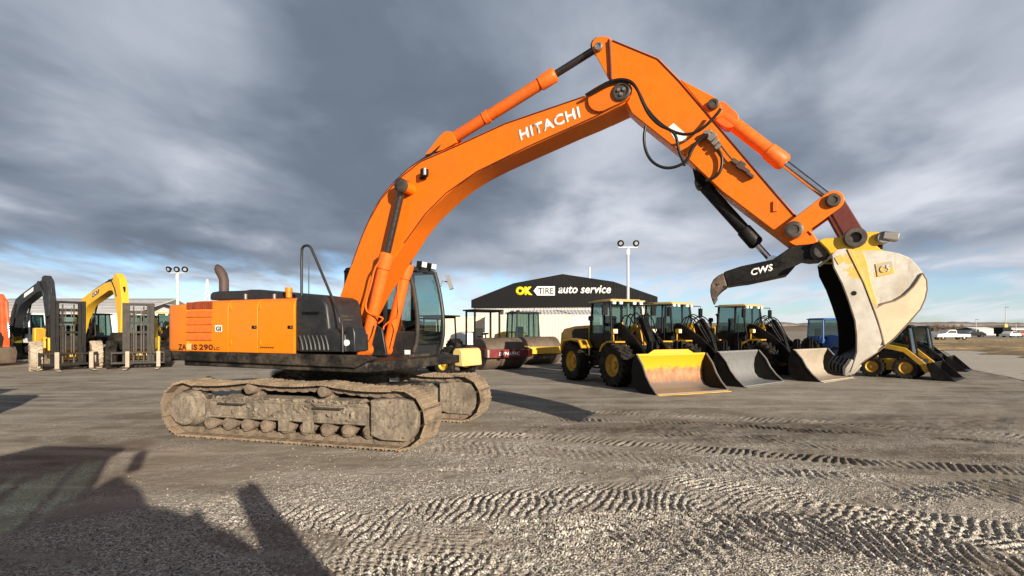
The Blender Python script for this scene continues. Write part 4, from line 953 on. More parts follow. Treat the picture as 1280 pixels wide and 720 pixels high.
# ---- rough terrain forklifts
def make_forklift(name, label, loc, rz, mast_m, tyre_m, body_m, group, mh=3.1):
    t = thing(name, label, 'forklift', loc, rz, group)
    for s in (-1, 1):
        wheel(t, .95, s * 1.08, .66, .46, body_m, tyre_m, side=s, lugs=18)
        wheel(t, -1.35, s * .85, .48, .34, body_m, 'rubber', side=s, lugs=16)
    b = MB(); b.b2((-1.7, -.55, .45), (.9, .55, .95)); b.prism([(-1.85, .75), (-1.9, 1.2), (-1.7, 1.45), (-.7, 1.55), (-.4, 1.3), (-.4, .75)], -.75, .75); b.build('body', M[body_m], t, .06)
    cab_box(t, -.75, .50, .66, .95, 2.60, 'black' if mast_m == 'black' else 'yellow', 'black', 'glassdark', .10, 1.45, .04)
    o = MB(); o.b2((.52, -.66, .9), (.80, .66, 1.50)); o.build('front_cowl', M[body_m], t, .03)
    m = MB(); xm = 1.62
    for s in (-1, 1):
        m.b2((xm - .09, s * .54 - .09, .25), (xm + .09, s * .54 + .09, mh)); m.b2((xm + .05, s * .39 - .06, .25), (xm + .16, s * .39 + .06, mh - .12))
    for z, w in ((mh - .06, .60), (mh - .42, .5), (.35, .60), (1.15, .5)): m.b2((xm - .08, -w, z - .06), (xm - .0, w, z + .06))
    ms = m.build('mast', M[mast_m], t, .008)
    m = MB()
    for y in (-.20, .20): m.cyl((xm, y, .3), (xm, y, 2.0), .05, n=12); m.cyl((xm, y, 2.0), (xm, y, mh - .15), .03, n=12)
    m.build('lift_cylinder', M['pin'], ms)
    m = MB()
    for y in (-.10, .10): m.box((xm + .05, y, 1.75), (.03, .03, mh - .9))
    for k in range(4): m.tube([(xm + .03, -.33 + .06 * k, .7), (xm + .08, -.34 + .06 * k, 1.6), (xm + .02, -.30 + .05 * k, mh - .4)], .015, 6)
    m.build('lift_chain', M['pin'], ms)
    c = MB()
    for z in (.30, .78): c.b2((xm + .16, -1.05, z - .05), (xm + .24, 1.05, z + .05))
    for y in (-1.02, -.5, .0, .5, 1.02): c.b2((xm + .17, y - .03, .25), (xm + .23, y + .03, .85))
    for s in (-1, 1): c.b2((xm + .10, s * .47 - .03, .3), (xm + .2, s * .47 + .03, 1.2))
    ca = c.build('carriage', M['chassis' if mast_m == 'black' else 'midgrey'], t, .008)
    for z in (1.75, 2.2): c = MB(); c.b2((xm - .02, -.40, z - .05), (xm + .08, .40, z + .05)); c.build('crossbar', M[mast_m], ms)
    c = MB(); c.b2((xm - .05, -.34, .95), (xm + .02, .34, 1.6)); c.build('hose_guard', M['chassis'], ms)
    for s in (-.42, .80):
        f = MB(); f.prism([(xm + .24, .05), (xm + .24, .85), (xm + .30, .85), (xm + .31, .11), (xm + 1.45, .075), (xm + 1.45, .05)], s - .08, s + .08); f.build('fork', M['buckdust'], t, .006)
    return t
g_f = 'rough terrain forklifts parked at the left'
def toward_cam(p, d=0): return math.atan2(-p[1], -p[0]) + R(d)
p = gp(70, 463); make_forklift('forklift', 'black masted rough terrain forklift with dusty tan front tyres', (p.x * 1.03 , p.y * 1.05, 0), toward_cam(p, 4), 'black', 'tanrubber', 'yellow', g_f, 3.2)
p = gp(177, 461); make_forklift('forklift', 'grey masted rough terrain forklift with black front tyres beside the excavator tail', (p.x * 1.06, p.y * 1.06, 0), toward_cam(p, -4), 'midgrey', 'rubber', 'yellow', g_f, 3.15)

# ---- background excavators
def make_digger(name, label, loc, rz, boom_m, body_m, group, BP, APt, cabm='satin', bw=.24, foot=(.35, 1.7), cabside=1, cab_glass='glassdark'):
    """BP: boom outline (x, z) lower then upper; APt: arm outline"""
    t = thing(name, label, 'excavator', loc, rz, group)
    for s in (-1, 1):
        c = MB(); pts = []
        for k in range(13): a = -math.pi / 2 + math.pi * k / 12; pts.append((1.6 + .42 * math.cos(a), .44 + .42 * math.sin(a)))
        for k in range(13): a = math.pi / 2 + math.pi * k / 12; pts.append((-1.6 + .42 * math.cos(a), .44 + .42 * math.sin(a)))
        c.prism(pts, s * 1.1 - .28, s * 1.1 + .28)
        for i in range(len(pts) - 1 + 1):
            a, b = Vector(pts[i]), Vector(pts[(i + 1) % len(pts)]); n = max(1, int((b - a).length / .17))
            for q in range(n):
                pp = a.lerp(b, q / n); tt = (b - a).normalized(); c.box((pp.x, s * 1.1, pp.y), (.05, .60, .06), ry=-math.atan2(tt.y, tt.x))
        tr = c.build('crawler_track', M['shoe'], t)
        f = MB(); f.b2((-1.4, s * 1.1 - .30, .30), (1.4, s * 1.1 + .30, .62)); f.build('track_frame', M['mud'], tr, .02)
    u = MB(); u.cyl((0, 0, .6), (0, 0, 1.02), .65, n=24); u.b2((-.7, -.9, .45), (.7, .9, .8)); u.build('centre_frame', M['chassis'], t, .02)
    b = MB(); b.prismz([(-2.4, -.9), (-2.55, 0), (-2.4, .9), (-2.0, 1.32), (-1.55, 1.36), (-1.55, -1.36), (-2.0, -1.32)], 1.05, 2.05); b.build('counterweight', M[body_m], t, .08)
    b = MB(); b.b2((-1.53, -1.35, 1.02), (.4, 1.35, 1.2)); b.b2((-1.53, -1.33, 1.2), (.1, 1.33, 2.0)); b.b2((.1, -1.33 * cabside, 1.2), (1.1, -.45 * cabside, 1.75)); b.build('body', M[body_m], t, .05)
    b = MB(); b.b2((-1.45, -1.0, 2.0), (-.3, .6, 2.2)); b.build('engine_cover', M['satin'], t, .05)
    e = MB(); e.tube([(-1.2, -.6, 2.15), (-1.2, -.6, 2.6), (-1.3, -.6, 2.72)], .06, 10); e.build('exhaust_pipe', M['chassis'], t)
    cb_ = cab_box(t, -.25, 1.45, .48, 1.05, 2.92, cabm, cabm, cab_glass, .22, 1.60, .04, .55)
    cb_.location.y = cabside * .85
    m = MB(); m.prism(BP, -bw, bw); bo = m.build('boom', M[boom_m], t, .02)
    m = MB(); m.prism(APt, -bw * .75, bw * .75); ar = m.build('arm', M[boom_m], t, .02)
    return t, bo, ar
g_d = 'excavators parked in the back at the left'
def seg_cyl(parent, A, B, r, mat, rod='chrome', f=.6, name='cylinder'):
    A, B = Vector(A), Vector(B); m = MB(); m.cyl(A, A.lerp(B, f), r); o = m.build(name, M[mat], parent); m = MB(); m.cyl(A.lerp(B, f * .95), B, r * .55); m.build('piston_rod', M[rod], o); return o
# outlines in machine axes (x forward, z up)
BP = [(.2, 1.55), (.62, 1.45), (1.2, 2.55), (2.0, 3.35), (4.35, 4.12), (4.75, 4.10), (4.85, 4.35), (4.55, 4.62), (3.9, 4.55), (2.1, 4.02), (1.35, 3.75), (.75, 3.0), (.25, 1.95)]
AP = [(4.45, 4.25), (4.70, 4.95), (4.95, 5.05), (5.35, 4.7), (5.60, 3.6), (5.42, 1.75), (5.18, 1.72), (5.05, 2.9), (4.75, 3.9)]
def digger_extras(t, bo, ar, m, rodm='darkrod'):
    seg_cyl(t, (2.1, 0, 4.12), (4.72, 0, 4.92), .085, m, rodm, .62, 'arm_cylinder')
    for s in (-1, 1): seg_cyl(t, (.75, s * .36, 1.35), (1.75, s * .36, 3.45), .085, m, rodm, .6, 'boom_cylinder')
    seg_cyl(t, (5.42, 0, 4.3), (5.55, 0, 2.2), .075, m, rodm, .6, 'bucket_cylinder')
    k = MB(); k.prism([(5.15, 1.75), (5.45, 1.80), (5.75, 1.45), (5.72, .85), (5.35, .45), (4.75, .30), (5.0, .75), (5.05, 1.35)], -.55, .55); k.build('bucket', M['chassis'], t, .03)
    h = MB(); h.tube([(4.2, -.2, 4.66), (4.6, -.28, 4.75), (5.0, -.28, 4.3), (5.15, -.25, 3.8)], .03, 8, 2); h.build('hydraulic_hose', M['hose'], t)
yd, bo, ar = make_digger('tracked_excavator', 'yellow excavator with lettered yellow boom, parked behind the forklifts', (-25.2, 30.2, 0), R(-28), 'yellow', 'yellow', g_d, BP, AP, 'black')
digger_extras(yd, bo, ar, 'black'); yd.scale = (.965, .965, .965)
m = MB(); m.prism([(2.55, 3.78), (3.25, 3.99), (3.33, 4.24), (2.6, 4.02)], -.250, -.241); dc = m.build('boom_decal', M['textdark'], bo)
text('lettering', 'CAT', M['signwhite'], dc, (2.62, -.2525, 3.84), (3.2, -.2525, 4.02), (2.64, -.2525, 3.99), offset=.02)
dk, bo, ar = make_digger('tracked_excavator', 'dark grey excavator with white panel on its boom, at the far left', (-31.6, 33.0, 0), R(-28), 'darkgrey', 'yellow', g_d, BP, AP, 'white')
digger_extras(dk, bo, ar, 'darkgrey')
m = MB(); m.prism([(2.55, 3.80), (3.75, 4.16), (3.80, 4.40), (2.6, 4.04)], -.250, -.241); m.build('boom_decal', M['signwhite'], bo)
BPO = [(.2, 1.55), (.62, 1.45), (1.3, 2.2), (2.2, 2.95), (3.35, 3.15), (3.5, 3.4), (3.3, 3.6), (2.1, 3.45), (1.1, 2.9), (.25, 1.95)]
APO = [(3.1, 3.3), (3.25, 3.75), (3.6, 3.72), (3.95, 3.3), (4.05, .95), (3.75, .92), (3.45, 2.4)]
od, bo, ar = make_digger('tracked_excavator', 'red orange excavator cut off by the left edge, arm folded down', (-29.95, 28.0, 0), R(-15), 'red', 'red', g_d, BPO, APO, 'black', .21)
k = MB(); k.prism([(3.75, 1.0), (4.05, 1.0), (4.2, .7), (4.1, .15), (3.6, .04), (3.1, .10), (3.4, .45)], -.4, .4); k.build('bucket', M['drum'], od, .03)
for s in (-1, 1): k = MB(); k.prism([(3.72, .9), (4.08, .9), (4.16, 1.5), (4.0, 1.75), (3.7, 1.5)], s * .22, s * .26); k.build('bucket_link', M['chassis'], od, .01)
k = MB(); k.tube([(3.5, -.24, 3.3), (3.75, -.26, 2.4), (3.8, -.26, 1.5), (3.9, -.2, 1.1)], .03, 8, 1); k.build('hydraulic_hose', M['hose'], od)
seg_cyl(od, (4.02, 0, 3.3), (4.25, 0, 1.5), .08, 'red', 'chrome', .6, 'bucket_cylinder')
seg_cyl(od, (1.6, 0, 3.35), (3.35, 0, 3.72), .08, 'red', 'darkrod', .6, 'arm_cylinder')

p = at(47, 420, 36); place(ld, (p.x, p.y, 0), toward_cam(p, 30), 'yellow wheel loader in the back between the dark excavator and the black masted forklift')
p = at(207, 420, 33); place(ld, (p.x, p.y, 0), toward_cam(p, -20), 'yellow wheel loader in the back between the grey masted forklift and the orange excavator tail')
# ---- blue tractor
p = at(1036, 412, 34); t = thing('tractor', 'blue tractor with open square cab frame behind the loader bucket', 'tractor', (p.x, p.y, 0), R(-70))
for s in (-1, 1):
    wheel(t, -.7, s * .75, .68, .42, 'blue', side=s, lugs=18); wheel(t, 1.1, s * .62, .42, .28, 'blue', side=s, lugs=16)
b = MB(); b.prism([(.1, .6), (.1, 1.45), (.4, 1.55), (1.55, 1.40), (1.65, 1.25), (1.65, .6)], -.42, .42); b.build('engine_hood', M['blue'], t, .06)
b = MB(); b.b2((-1.0, -.4, .5), (1.2, .4, .75)); b.build('frame', M['chassis'], t, .03)
b = MB(); b.b2((-.95, -.82, 1.15), (-.1, .82, 1.45)); b.build('fender', M['blue'], t, .04)
cab_box(t, -1.0, .25, .78, 1.0, 2.62, 'blue', 'blue', 'glassdark', .05, 1.30, .05)
g = MB(); 
for k in range(5): g.b2((1.655, -.35 + .16 * k, .75), (1.665, -.27 + .16 * k, 1.3))
g.build('grille', M['black'], t)

# ================================================================== BUILDINGS
YB = 72.0
def bz(py, Y): return H + (V0 - py) / F * Y
def bx(px, Y): return (px - 640) / F * Y
t = thing('auto_service_building', 'black gabled metal building with a lit yellow and white tyre shop sign', 'building', (bx(703, YB), YB, 0))
ox = bx(703, YB)
def bl(px, py): return (bx(px, YB) - ox, bz(py, YB))
GB = [bl(589, 385), bl(822, 382.5), bl(822, 371), bl(767, 352), bl(703, 342.5), bl(642, 354), bl(589, 375)]
m = MB(); m.prism([(a, b) for a, b in GB], 0, .25); fa = m.build('fascia', M['cladding'], t)
m = MB()
for k in range(70):
    x = GB[0][0] + .18 + k * (GB[1][0] - GB[0][0] - .3) / 69
    top = np.interp(x, [GB[6][0], GB[5][0], GB[4][0], GB[3][0], GB[2][0]], [GB[6][1], GB[5][1], GB[4][1], GB[3][1], GB[2][1]])
    m.b2((x - .04, -.03, GB[0][1]), (x + .04, -.001, top - .02))
m.build('cladding_ribs', M['cladding'], fa)
m = MB(); xl, xr = GB[0][0] + .3, GB[1][0] - .3
m.b2((xl, .30, 0), (xr, 30, GB[0][1] + .2))
wl = m.build('wall', M['corrug'], t)
m = MB()
for k in range(110):
    x = xl + .1 + k * (xr - xl - .2) / 109; m.b2((x - .05, .262, 0), (x + .05, .299, GB[0][1] - .002))
m.build('corrugation', M['corrug'], wl)
m = MB(); m.prism([(a, b + .02) for a, b in (GB[2], GB[3], GB[4], GB[5], GB[6])] + [(GB[6][0], GB[6][1] - .2), (GB[2][0], GB[2][1] - .2)], .26, 30.3); m.build('roof', M['cladding'], t)
m = MB(); q = bl(741, 346); m.cyl((q[0], 3, q[1] - 1), (q[0], 3, bz(334, YB + 3)), .13, n=10); m.build('vent_pipe', M['white'], t)
for x in (xl + .4, xl + 8.5, xr - .4):
    m = MB(); m.cyl((x, .18, 0), (x, .18, GB[0][1]), .06, n=8); m.build('downspout', M['corrug'], wl)
for x in (xl + 2.5, xl + 6.2, xl + 10):
    m = MB(); m.box((x, .12, GB[0][1] - .35), (.35, .22, .18)); m.build('wall_light', M['trim'], wl)
for (x0, x1, z1) in ((-11, -7, 3.6), (2, 6, 3.6)):
    m = MB(); m.b2((x0, .20, 0), (x1, .255, z1)); m.build('overhead_door', M['white'], wl)
def facade(body, px0, px1, pyb, pyt, mat, nm='lettering', d=-.06, **kw):
    a, b = bl(px0, pyb); c_, e_ = bl(px1, pyb); f_, g_ = bl(px0, pyt)
    return text(nm, body, mat, t, (a, d, b), (c_, d, b), (f_, d, g_), **kw)
facade('OK', 644.5, 665.5, 369, 358.3, M['signyellow'], offset=.075, ext=.08)
m = MB(); m.prism([bl(*p) for p in ((667, 363.6), (671.5, 358), (693.5, 358), (693.5, 369.3), (671.5, 369.3))], -.10, -.035); m.build('sign_panel', M['signwhite'], t)
facade('TIRE', 672.5, 692, 367.6, 359.6, M['textdark'], d=-.105, offset=.02, ext=.02)
facade('auto service', 697.5, 763.5, 366.8, 356.8, M['signwhite'], offset=.02, ext=.02, shear=.22)

def container(name, label, px0, px1, pyt, Y, mat, depth=2.44, group=None):
    x0, x1 = bx(px0, Y), bx(px1, Y); z1 = bz(pyt, Y)
    t = thing(name, label, 'container', ((x0 + x1) / 2, Y, 0), 0, group); hw = (x1 - x0) / 2
    pts = []; n = int(hw * 2 / .28)
    for k in range(n):
        a = -hw + .12 + (2 * hw - .24) * k / n; w = (2 * hw - .24) / n
        pts += [(a, .04), (a + w * .35, .04), (a + w * .5, .0), (a + w * .85, .0)]
    pts += [(hw - .1, .04), (hw - .1, depth), (-hw + .1, depth)]
    m = MB(); m.prismz(pts, .15, z1 - .12); m.build('corrugated_shell', M[mat], t)
    m = MB()
    for x in (-hw, hw - .12): m.b2((x, -.02, .0), (x + .12, .12, z1))
    m.b2((-hw + .12, -.02, z1 - .12), (hw - .12, .12, z1)); m.b2((-hw + .12, -.02, .05), (hw - .12, .12, .18)); m.b2((-hw, .12, z1 - .12), (hw, depth + .05, z1 - .02)); m.build('container_frame', M[mat], t)
    return t
container('shipping_container', 'long cream ribbed container behind the two road rollers', 608, 716, 393.5, 50, 'container')
container('shipping_container', 'cream ribbed container with its left end behind the excavator mirror', 545, 606, 396, 52, 'container')
t = thing('storage_shed', 'low ribbed white metal roof shed beside the black building', 'shed', (bx(690, 60), 60, 0))
m = MB(); m.b2((-3.2, 0, 0), (5.5, 5, bz(394, 60))); w = m.build('wall', M['corrug'], t)
m = MB(); z0, z1 = bz(393.5, 60), bz(386.5, 60)
for k in range(22): x = -3.4 + k * .41; m.quad((x, -.3, z0), (x + .18, -.3, z0 + .06), (x + .18, 2.6, z1 + .06), (x, 2.6, z1)); m.quad((x + .18, -.3, z0 + .06), (x + .41, -.3, z0), (x + .41, 2.6, z1), (x + .18, 2.6, z1 + .06))
m.build('roof', M['roofgrey'], t)

def longshed(name, label, px0, px1, pyr, pye, Y, wallm, roofm, depth=14, group=None, seams=40, doors=()):
    x0, x1 = bx(px0, Y), bx(px1, Y); ze = bz(pye, Y); zr = bz(pyr, Y + depth / 2); hw = (x1 - x0) / 2
    t = thing(name, label, 'building', ((x0 + x1) / 2, Y, 0), 0, group)
    m = MB(); m.b2((-hw, 0, 0), (hw, depth, ze)); w = m.build('wall', M[wallm], t)
    m = MB()
    for k in range(seams): x = -hw + 2 * hw * k / seams; m.b2((x - .03, -.03, .2), (x + .03, -.001, ze - .05))
    m.build('wall_rib', M[wallm], w)
    m = MB(); m.prismx([(-.4, ze - .05), (-.4, ze + .08), (depth / 2, zr), (depth + .4, ze + .08), (depth + .4, ze - .05), (depth / 2, zr - .2)], -hw - .3, hw + .3); r = m.build('roof', M[roofm], t)
    m = MB(); n = 5
    for k in range(1, n): f = k / n; m.b2((-hw - .3, -.4 + (depth / 2 + .4) * f - .06, ze + .08 + (zr - ze - .08) * f - .01), (hw + .3, -.4 + (depth / 2 + .4) * f + .06, ze + .08 + (zr - ze - .08) * f + .02))
    m.build('roof_seam', M['roofgrey'], r)
    for (a, b, zz_) in doors: m = MB(); m.b2((a, -.06, 0), (b, -.032, zz_)); m.build('door', M['corrug'], w)
    return t
longshed('warehouse', 'long pale metal warehouse with grey ribbed roof behind the left hand machines', -60, 168, 373, 392, 84, 'white', 'roofgrey', 20, seams=70, doors=((-6, -2, 4), (6, 10, 4)))
t = thing('gabled_shed', 'small grey ribbed shed with a dark gabled roof edge, left of the excavator tail', 'shed', (bx(206, 66), 66, 0))
def sl(px, py): return (bx(px, 66) - bx(206, 66), bz(py, 66))
G = [sl(193, 425)[0], sl(222, 425)[0]]
m = MB(); m.prism([(G[0], 0), (G[1], 0), sl(222, 386), sl(207, 380), sl(193, 387)], 0, 9); w = m.build('wall', M['corrug'], t)
m = MB()
for k in range(16): x = G[0] + .15 + k * .19; m.b2((x - .03, -.03, .1), (x + .03, -.001, sl(193, 388)[1]))
m.build('wall_rib', M['corrug'], w)
m = MB(); a, b, c = sl(191, 388), sl(207, 380), sl(224, 386)
m.prism([a, b, c, (c[0], c[1] - .25), (b[0], b[1] - .28), (a[0], a[1] - .25)], -.4, -.02); m.build('roof', M['trim'], t)
m = MB(); m.prism([a, b, c, (c[0], c[1] - .2), (b[0], b[1] - .2), (a[0], a[1] - .2)], .01, 9.3); m.build('roof', M['roofgrey'], t)

# ---- light poles, masts
def light_pole(label, px, pyt, Y, r, n=2, group='floodlight poles of the yard'):
    p = at(px, pyt, Y); t = thing('light_pole', label, 'light pole', (p.x, Y, 0), 0, group)
    m = MB(); m.cyl((0, 0, 0), (0, 0, p.z), r * 1.15, r * .85, 14); m.box((0, 0, .15), (.5, .5, .3)); m.build('pole', M['pole'], t)
    m = MB(); m.b2((-.16, -.12, p.z - .75), (.16, .12, p.z - .2)); m.b2((-.95, -.04, p.z - .06), (.95, .04, p.z + .04)); m.build('bracket', M['pole'], t, .01)
    for s in ((-.75, .75) if n == 2 else (-.9, 0, .9)):
        l = MB(); l.lathe([(.14, -.28), (.30, -.05), (.34, .08), (.31, .10)], (s, -.10, p.z + .38), (.25 * s, -1, -.35), 20); l.cyl((s, 0, p.z), (s, -.05, p.z + .3), .05, n=8); fl = l.build('floodlight', M['black'], t)
        l = MB(); l.lathe([(.17, .09), (.17, .125), (.06, .14)], (s, -.10, p.z + .38), (.25 * s, -1, -.35), 20); l.build('lamp_lens', M['lampdim'], fl)
light_pole('tall white pole with two round floodlights rising behind the yellow loaders', 785, 309, 52, .14)
light_pole('white floodlight pole behind the orange excavator tail', 222, 341, 58, .17, 3)
p = at(259, 349, 90); t = thing('lattice_mast', 'thin pale lattice mast on the horizon left of the exhaust pipe', 'mast', (p.x, 90, 0))
m = MB()
for k in range(3):
    a = k * 2.094; m.tube([(1.1 * math.cos(a), 1.1 * math.sin(a), 0), (.12 * math.cos(a), .12 * math.sin(a), p.z)], .05, 6)
for q in range(12):
    z0 = p.z * q / 12; z1 = p.z * (q + 1) / 12; r0 = 1.1 - .98 * q / 12; r1 = 1.1 - .98 * (q + 1) / 12
    for k in range(3): a = k * 2.094; b = a + 2.094; m.tube([(r0 * math.cos(a), r0 * math.sin(a), z0), (r1 * math.cos(b), r1 * math.sin(b), z1)], .03, 5)
m.build('lattice', M['pole'], t)
for (px, pyt, Y, lab) in ((1220, 399.5, 170, 'short distant lamp post above the parked dark cars at the right'), (1257, 384, 150, 'tall thin lamp post with a small yellow sign at the far right'), (621, 370, 110, 'thin distant mast between the excavator mirror and the black building'), (1270, 404, 190, 'small distant lamp post at the right edge')):
    p = at(px, pyt, Y); t = thing('lamp_post', lab, 'lamp post', (p.x, Y, 0), 0, 'distant lamp posts')
    m = MB(); m.cyl((0, 0, 0), (0, 0, p.z), .13, .08, 8); m.build('pole', M['pole'], t)
    m = MB(); m.box((.35, 0, p.z), (.9, .25, .14)); m.build('lamp_head', M['midgrey'], t)
    if px == 1257: m = MB(); m.b2((-.4, -.16, 1.9), (.5, -.10, 3.4)); m.build('sign', M['yellow'], t)

# ---- far vehicles
def make_pickup(name, label, loc, rz, pm_, group, kind='pickup'):
    t = thing(name, label, kind, loc, rz, group)
    b = MB()
    if kind == 'pickup': side = [(-2.8, .55), (-2.82, 1.05), (-.75, 1.10), (-.55, 1.12), (-.45, 1.75), (-.2, 1.86), (.75, 1.84), (1.35, 1.22), (2.45, 1.08), (2.75, .95), (2.8, .5)]
    else: side = [(-2.2, .4), (-2.25, .95), (-1.9, 1.05), (-1.3, 1.45), (.3, 1.48), (1.0, 1.0), (2.0, .88), (2.2, .7), (2.2, .35)]
    b.prism(side, -.92, .92); b.build('body', M[pm_], t, .08, seg=3)
    for s in (-1, 1):
        g = MB()
        if kind == 'pickup': g.prism([(-.42, 1.22), (-.32, 1.70), (.72, 1.72), (1.12, 1.25)], s * .925, s * .935)
        else: g.prism([(-1.5, 1.05), (-1.15, 1.38), (.25, 1.40), (.75, 1.05)], s * .925, s * .935)
        g.build('window', M['trim'], t)
        for x in ((1.75, -1.75) if kind == 'pickup' else (1.35, -1.35)):
            wheel(t, x, s * .80, .40 if kind == 'pickup' else .33, .26, 'steel', side=s, lugs=4)
    return t
gv = 'vehicles parked far off at the right'
p = gp(1188, 425); make_pickup('pickup_truck', 'white pickup truck on the far road at the right', (p.x, p.y, 0), R(174), 'carwhite', gv)
for (px, py, mt, rz, lab) in ((1217, 421.5, 'carblack', 160, 'black car parked past the white pickup'), (1264, 421.8, 'carwhite', 20, 'small white car right of the dark box trailer'), (1276, 421.0, 'carred', 10, 'faded red car at the right edge')):
    p = gp(px, py); make_pickup('parked_car', lab, (p.x, p.y, 0), R(rz), mt, gv, 'car')
p = at(1253, 415, 140); t = thing('box_trailer', 'dark box trailer parked at the far right', 'trailer', (p.x, 140, 0), R(8), gv)
m = MB(); m.b2((-1.3, -1.2, .7), (1.3, 1.2, 2.5)); m.build('box', M['black'], t, .04)
for s in (-1, 1): wheel(t, -.3, s * 1.0, .42, .25, 'steel', side=s, lugs=4)
longshed('distant_building', 'low distant building with white roof beyond the dry grass at the right', 1224, 1247, 408.6, 412.4, 175, 'corrug', 'white', 10, seams=10)
longshed('distant_building', 'low dark distant building at the right edge', 1266, 1300, 409.5, 412.4, 230, 'midgrey', 'white', 10, seams=10)

# ================================================================== SETTING
def sheet(name, pts, z, mat):
    m = MB(); m.quad(*[(p[0], p[1], z) for p in pts]); return struct(m.build(name, mat))
def ground_mat():
    m, nt, out = new_mat('packed_gravel')
    geo = nt.nodes.new('ShaderNodeNewGeometry').outputs['Position']
    at_ = nt.nodes.new('ShaderNodeAttribute'); at_.attribute_name = 'loose'; loose = at_.outputs['Fac']
    fl = nt.nodes.new('ShaderNodeMapping'); fl.inputs['Scale'].default_value = (1, 1, 0); nt.links.new(geo, fl.inputs[0]); P = fl.outputs[0]
    big = noise(nt, P, .16, 5, .6, .4); mid = noise(nt, P, 1.1, 6, .65, .3); fine = noise(nt, P, 14, 6, .7)
    mp = nt.nodes.new('ShaderNodeMapping'); mp.inputs['Scale'].default_value = (.25, 1.6, 0); mp.inputs['Rotation'].default_value = (0, 0, .10); nt.links.new(geo, mp.inputs[0])
    strk = noise(nt, mp.outputs[0], .9, 6, .62, .5)
    def vor(sc, rnd=1.0):
        v = nt.nodes.new('ShaderNodeTexVoronoi'); v.inputs['Scale'].default_value = sc; v.inputs['Randomness'].default_value = rnd; nt.links.new(P, v.inputs['Vector']); return v
    v1, v2 = vor(48), vor(95)
    st = nt.nodes.new('ShaderNodeSeparateColor'); nt.links.new(v1.outputs['Color'], st.inputs[0])
    st2 = nt.nodes.new('ShaderNodeSeparateColor'); nt.links.new(v2.outputs['Color'], st2.inputs[0])
    packed = mix(nt, mrange(nt, big, .36, .64), (.18, .150, .116), (.325, .281, .226))
    packed = mix(nt, mth(nt, 'MULTIPLY', mrange(nt, strk, .45, .66), .70), packed, (.46, .415, .35))
    packed = mix(nt, mrange(nt, mid, .56, .70), packed, (.155, .128, .098))
    gcol = mix(nt, st.outputs[0], (.29, .262, .222), (.70, .655, .58))
    gcol = mix(nt, mrange(nt, st.outputs[1], .80, .83), gcol, (.80, .76, .68))
    gcol = mix(nt, mrange(nt, st2.outputs[0], .72, .76), gcol, (.10, .086, .07))
    fac = mth(nt, 'ADD', mth(nt, 'MULTIPLY', loose, .95), mth(nt, 'MULTIPLY', mth(nt, 'SUBTRACT', fine, .5), .9))
    fac = mth(nt, 'ADD', fac, mth(nt, 'MULTIPLY', mth(nt, 'SUBTRACT', mid, .5), .8))
    fac = mth(nt, 'MAXIMUM', mrange(nt, fac, .15, .75), mth(nt, 'MULTIPLY', mrange(nt, mid, .40, .62), .42))
    col = mix(nt, fac, packed, gcol)
    # scattered single stones on the packed parts
    sp = mth(nt, 'MULTIPLY', mrange(nt, st2.outputs[1], .86, .88), mrange(nt, fine, .42, .6))
    col = mix(nt, mth(nt, 'MULTIPLY', sp, .8), col, (.42, .38, .32))
    so_ = nt.nodes.new('ShaderNodeAttribute'); so_.attribute_name = 'soil'
    col = mix(nt, mth(nt, 'MULTIPLY', so_.outputs['Fac'], mrange(nt, fine, .3, .6, .55, 1.0)), col, (.085, .062, .045))
    bs = nt.nodes.new('ShaderNodeBsdfPrincipled'); bs.inputs['Roughness'].default_value = .92; bs.inputs['Specular IOR Level'].default_value = .2
    nt.links.new(col, bs.inputs['Base Color'])
    hgt = mth(nt, 'ADD', mth(nt, 'MULTIPLY', v1.outputs['Distance'], mth(nt, 'MULTIPLY_ADD', fac, -.9, -.15)), mth(nt, 'MULTIPLY', fine, .55))
    hgt = mth(nt, 'ADD', hgt, mth(nt, 'MULTIPLY', v2.outputs['Distance'], -.3))
    hgt = mth(nt, 'ADD', hgt, mth(nt, 'MULTIPLY', mid, 1.2))
    b = nt.nodes.new('ShaderNodeBump'); b.inputs['Strength'].default_value = .75; b.inputs['Distance'].default_value = .016
    nt.links.new(hgt, b.inputs['Height']); nt.links.new(b.outputs[0], bs.inputs['Normal'])
    nt.links.new(bs.outputs[0], out.inputs[0]); return m
def soil_mat(name, c1, c2, sc, bump=.5, stretch=(1, 1, 0)):
    m, nt, out = new_mat(name); geo = nt.nodes.new('ShaderNodeNewGeometry').outputs['Position']
    mp = nt.nodes.new('ShaderNodeMapping'); mp.inputs['Scale'].default_value = stretch; nt.links.new(geo, mp.inputs[0])
    n = noise(nt, mp.outputs[0], sc, 6, .65, .4); n2 = noise(nt, mp.outputs[0], sc * 9, 5, .6)
    c = mix(nt, mrange(nt, n, .35, .65), c1, c2); c = mix(nt, mrange(nt, n2, .3, .7), c, [x * .75 for x in c2])
    bs = nt.nodes.new('ShaderNodeBsdfPrincipled'); bs.inputs['Roughness'].default_value = .95; nt.links.new(c, bs.inputs['Base Color'])
    b = nt.nodes.new('ShaderNodeBump'); b.inputs['Strength'].default_value = bump; b.inputs['Distance'].default_value = .05; nt.links.new(n2, b.inputs['Height']); nt.links.new(b.outputs[0], bs.inputs['Normal'])
    nt.links.new(bs.outputs[0], out.inputs[0]); return m

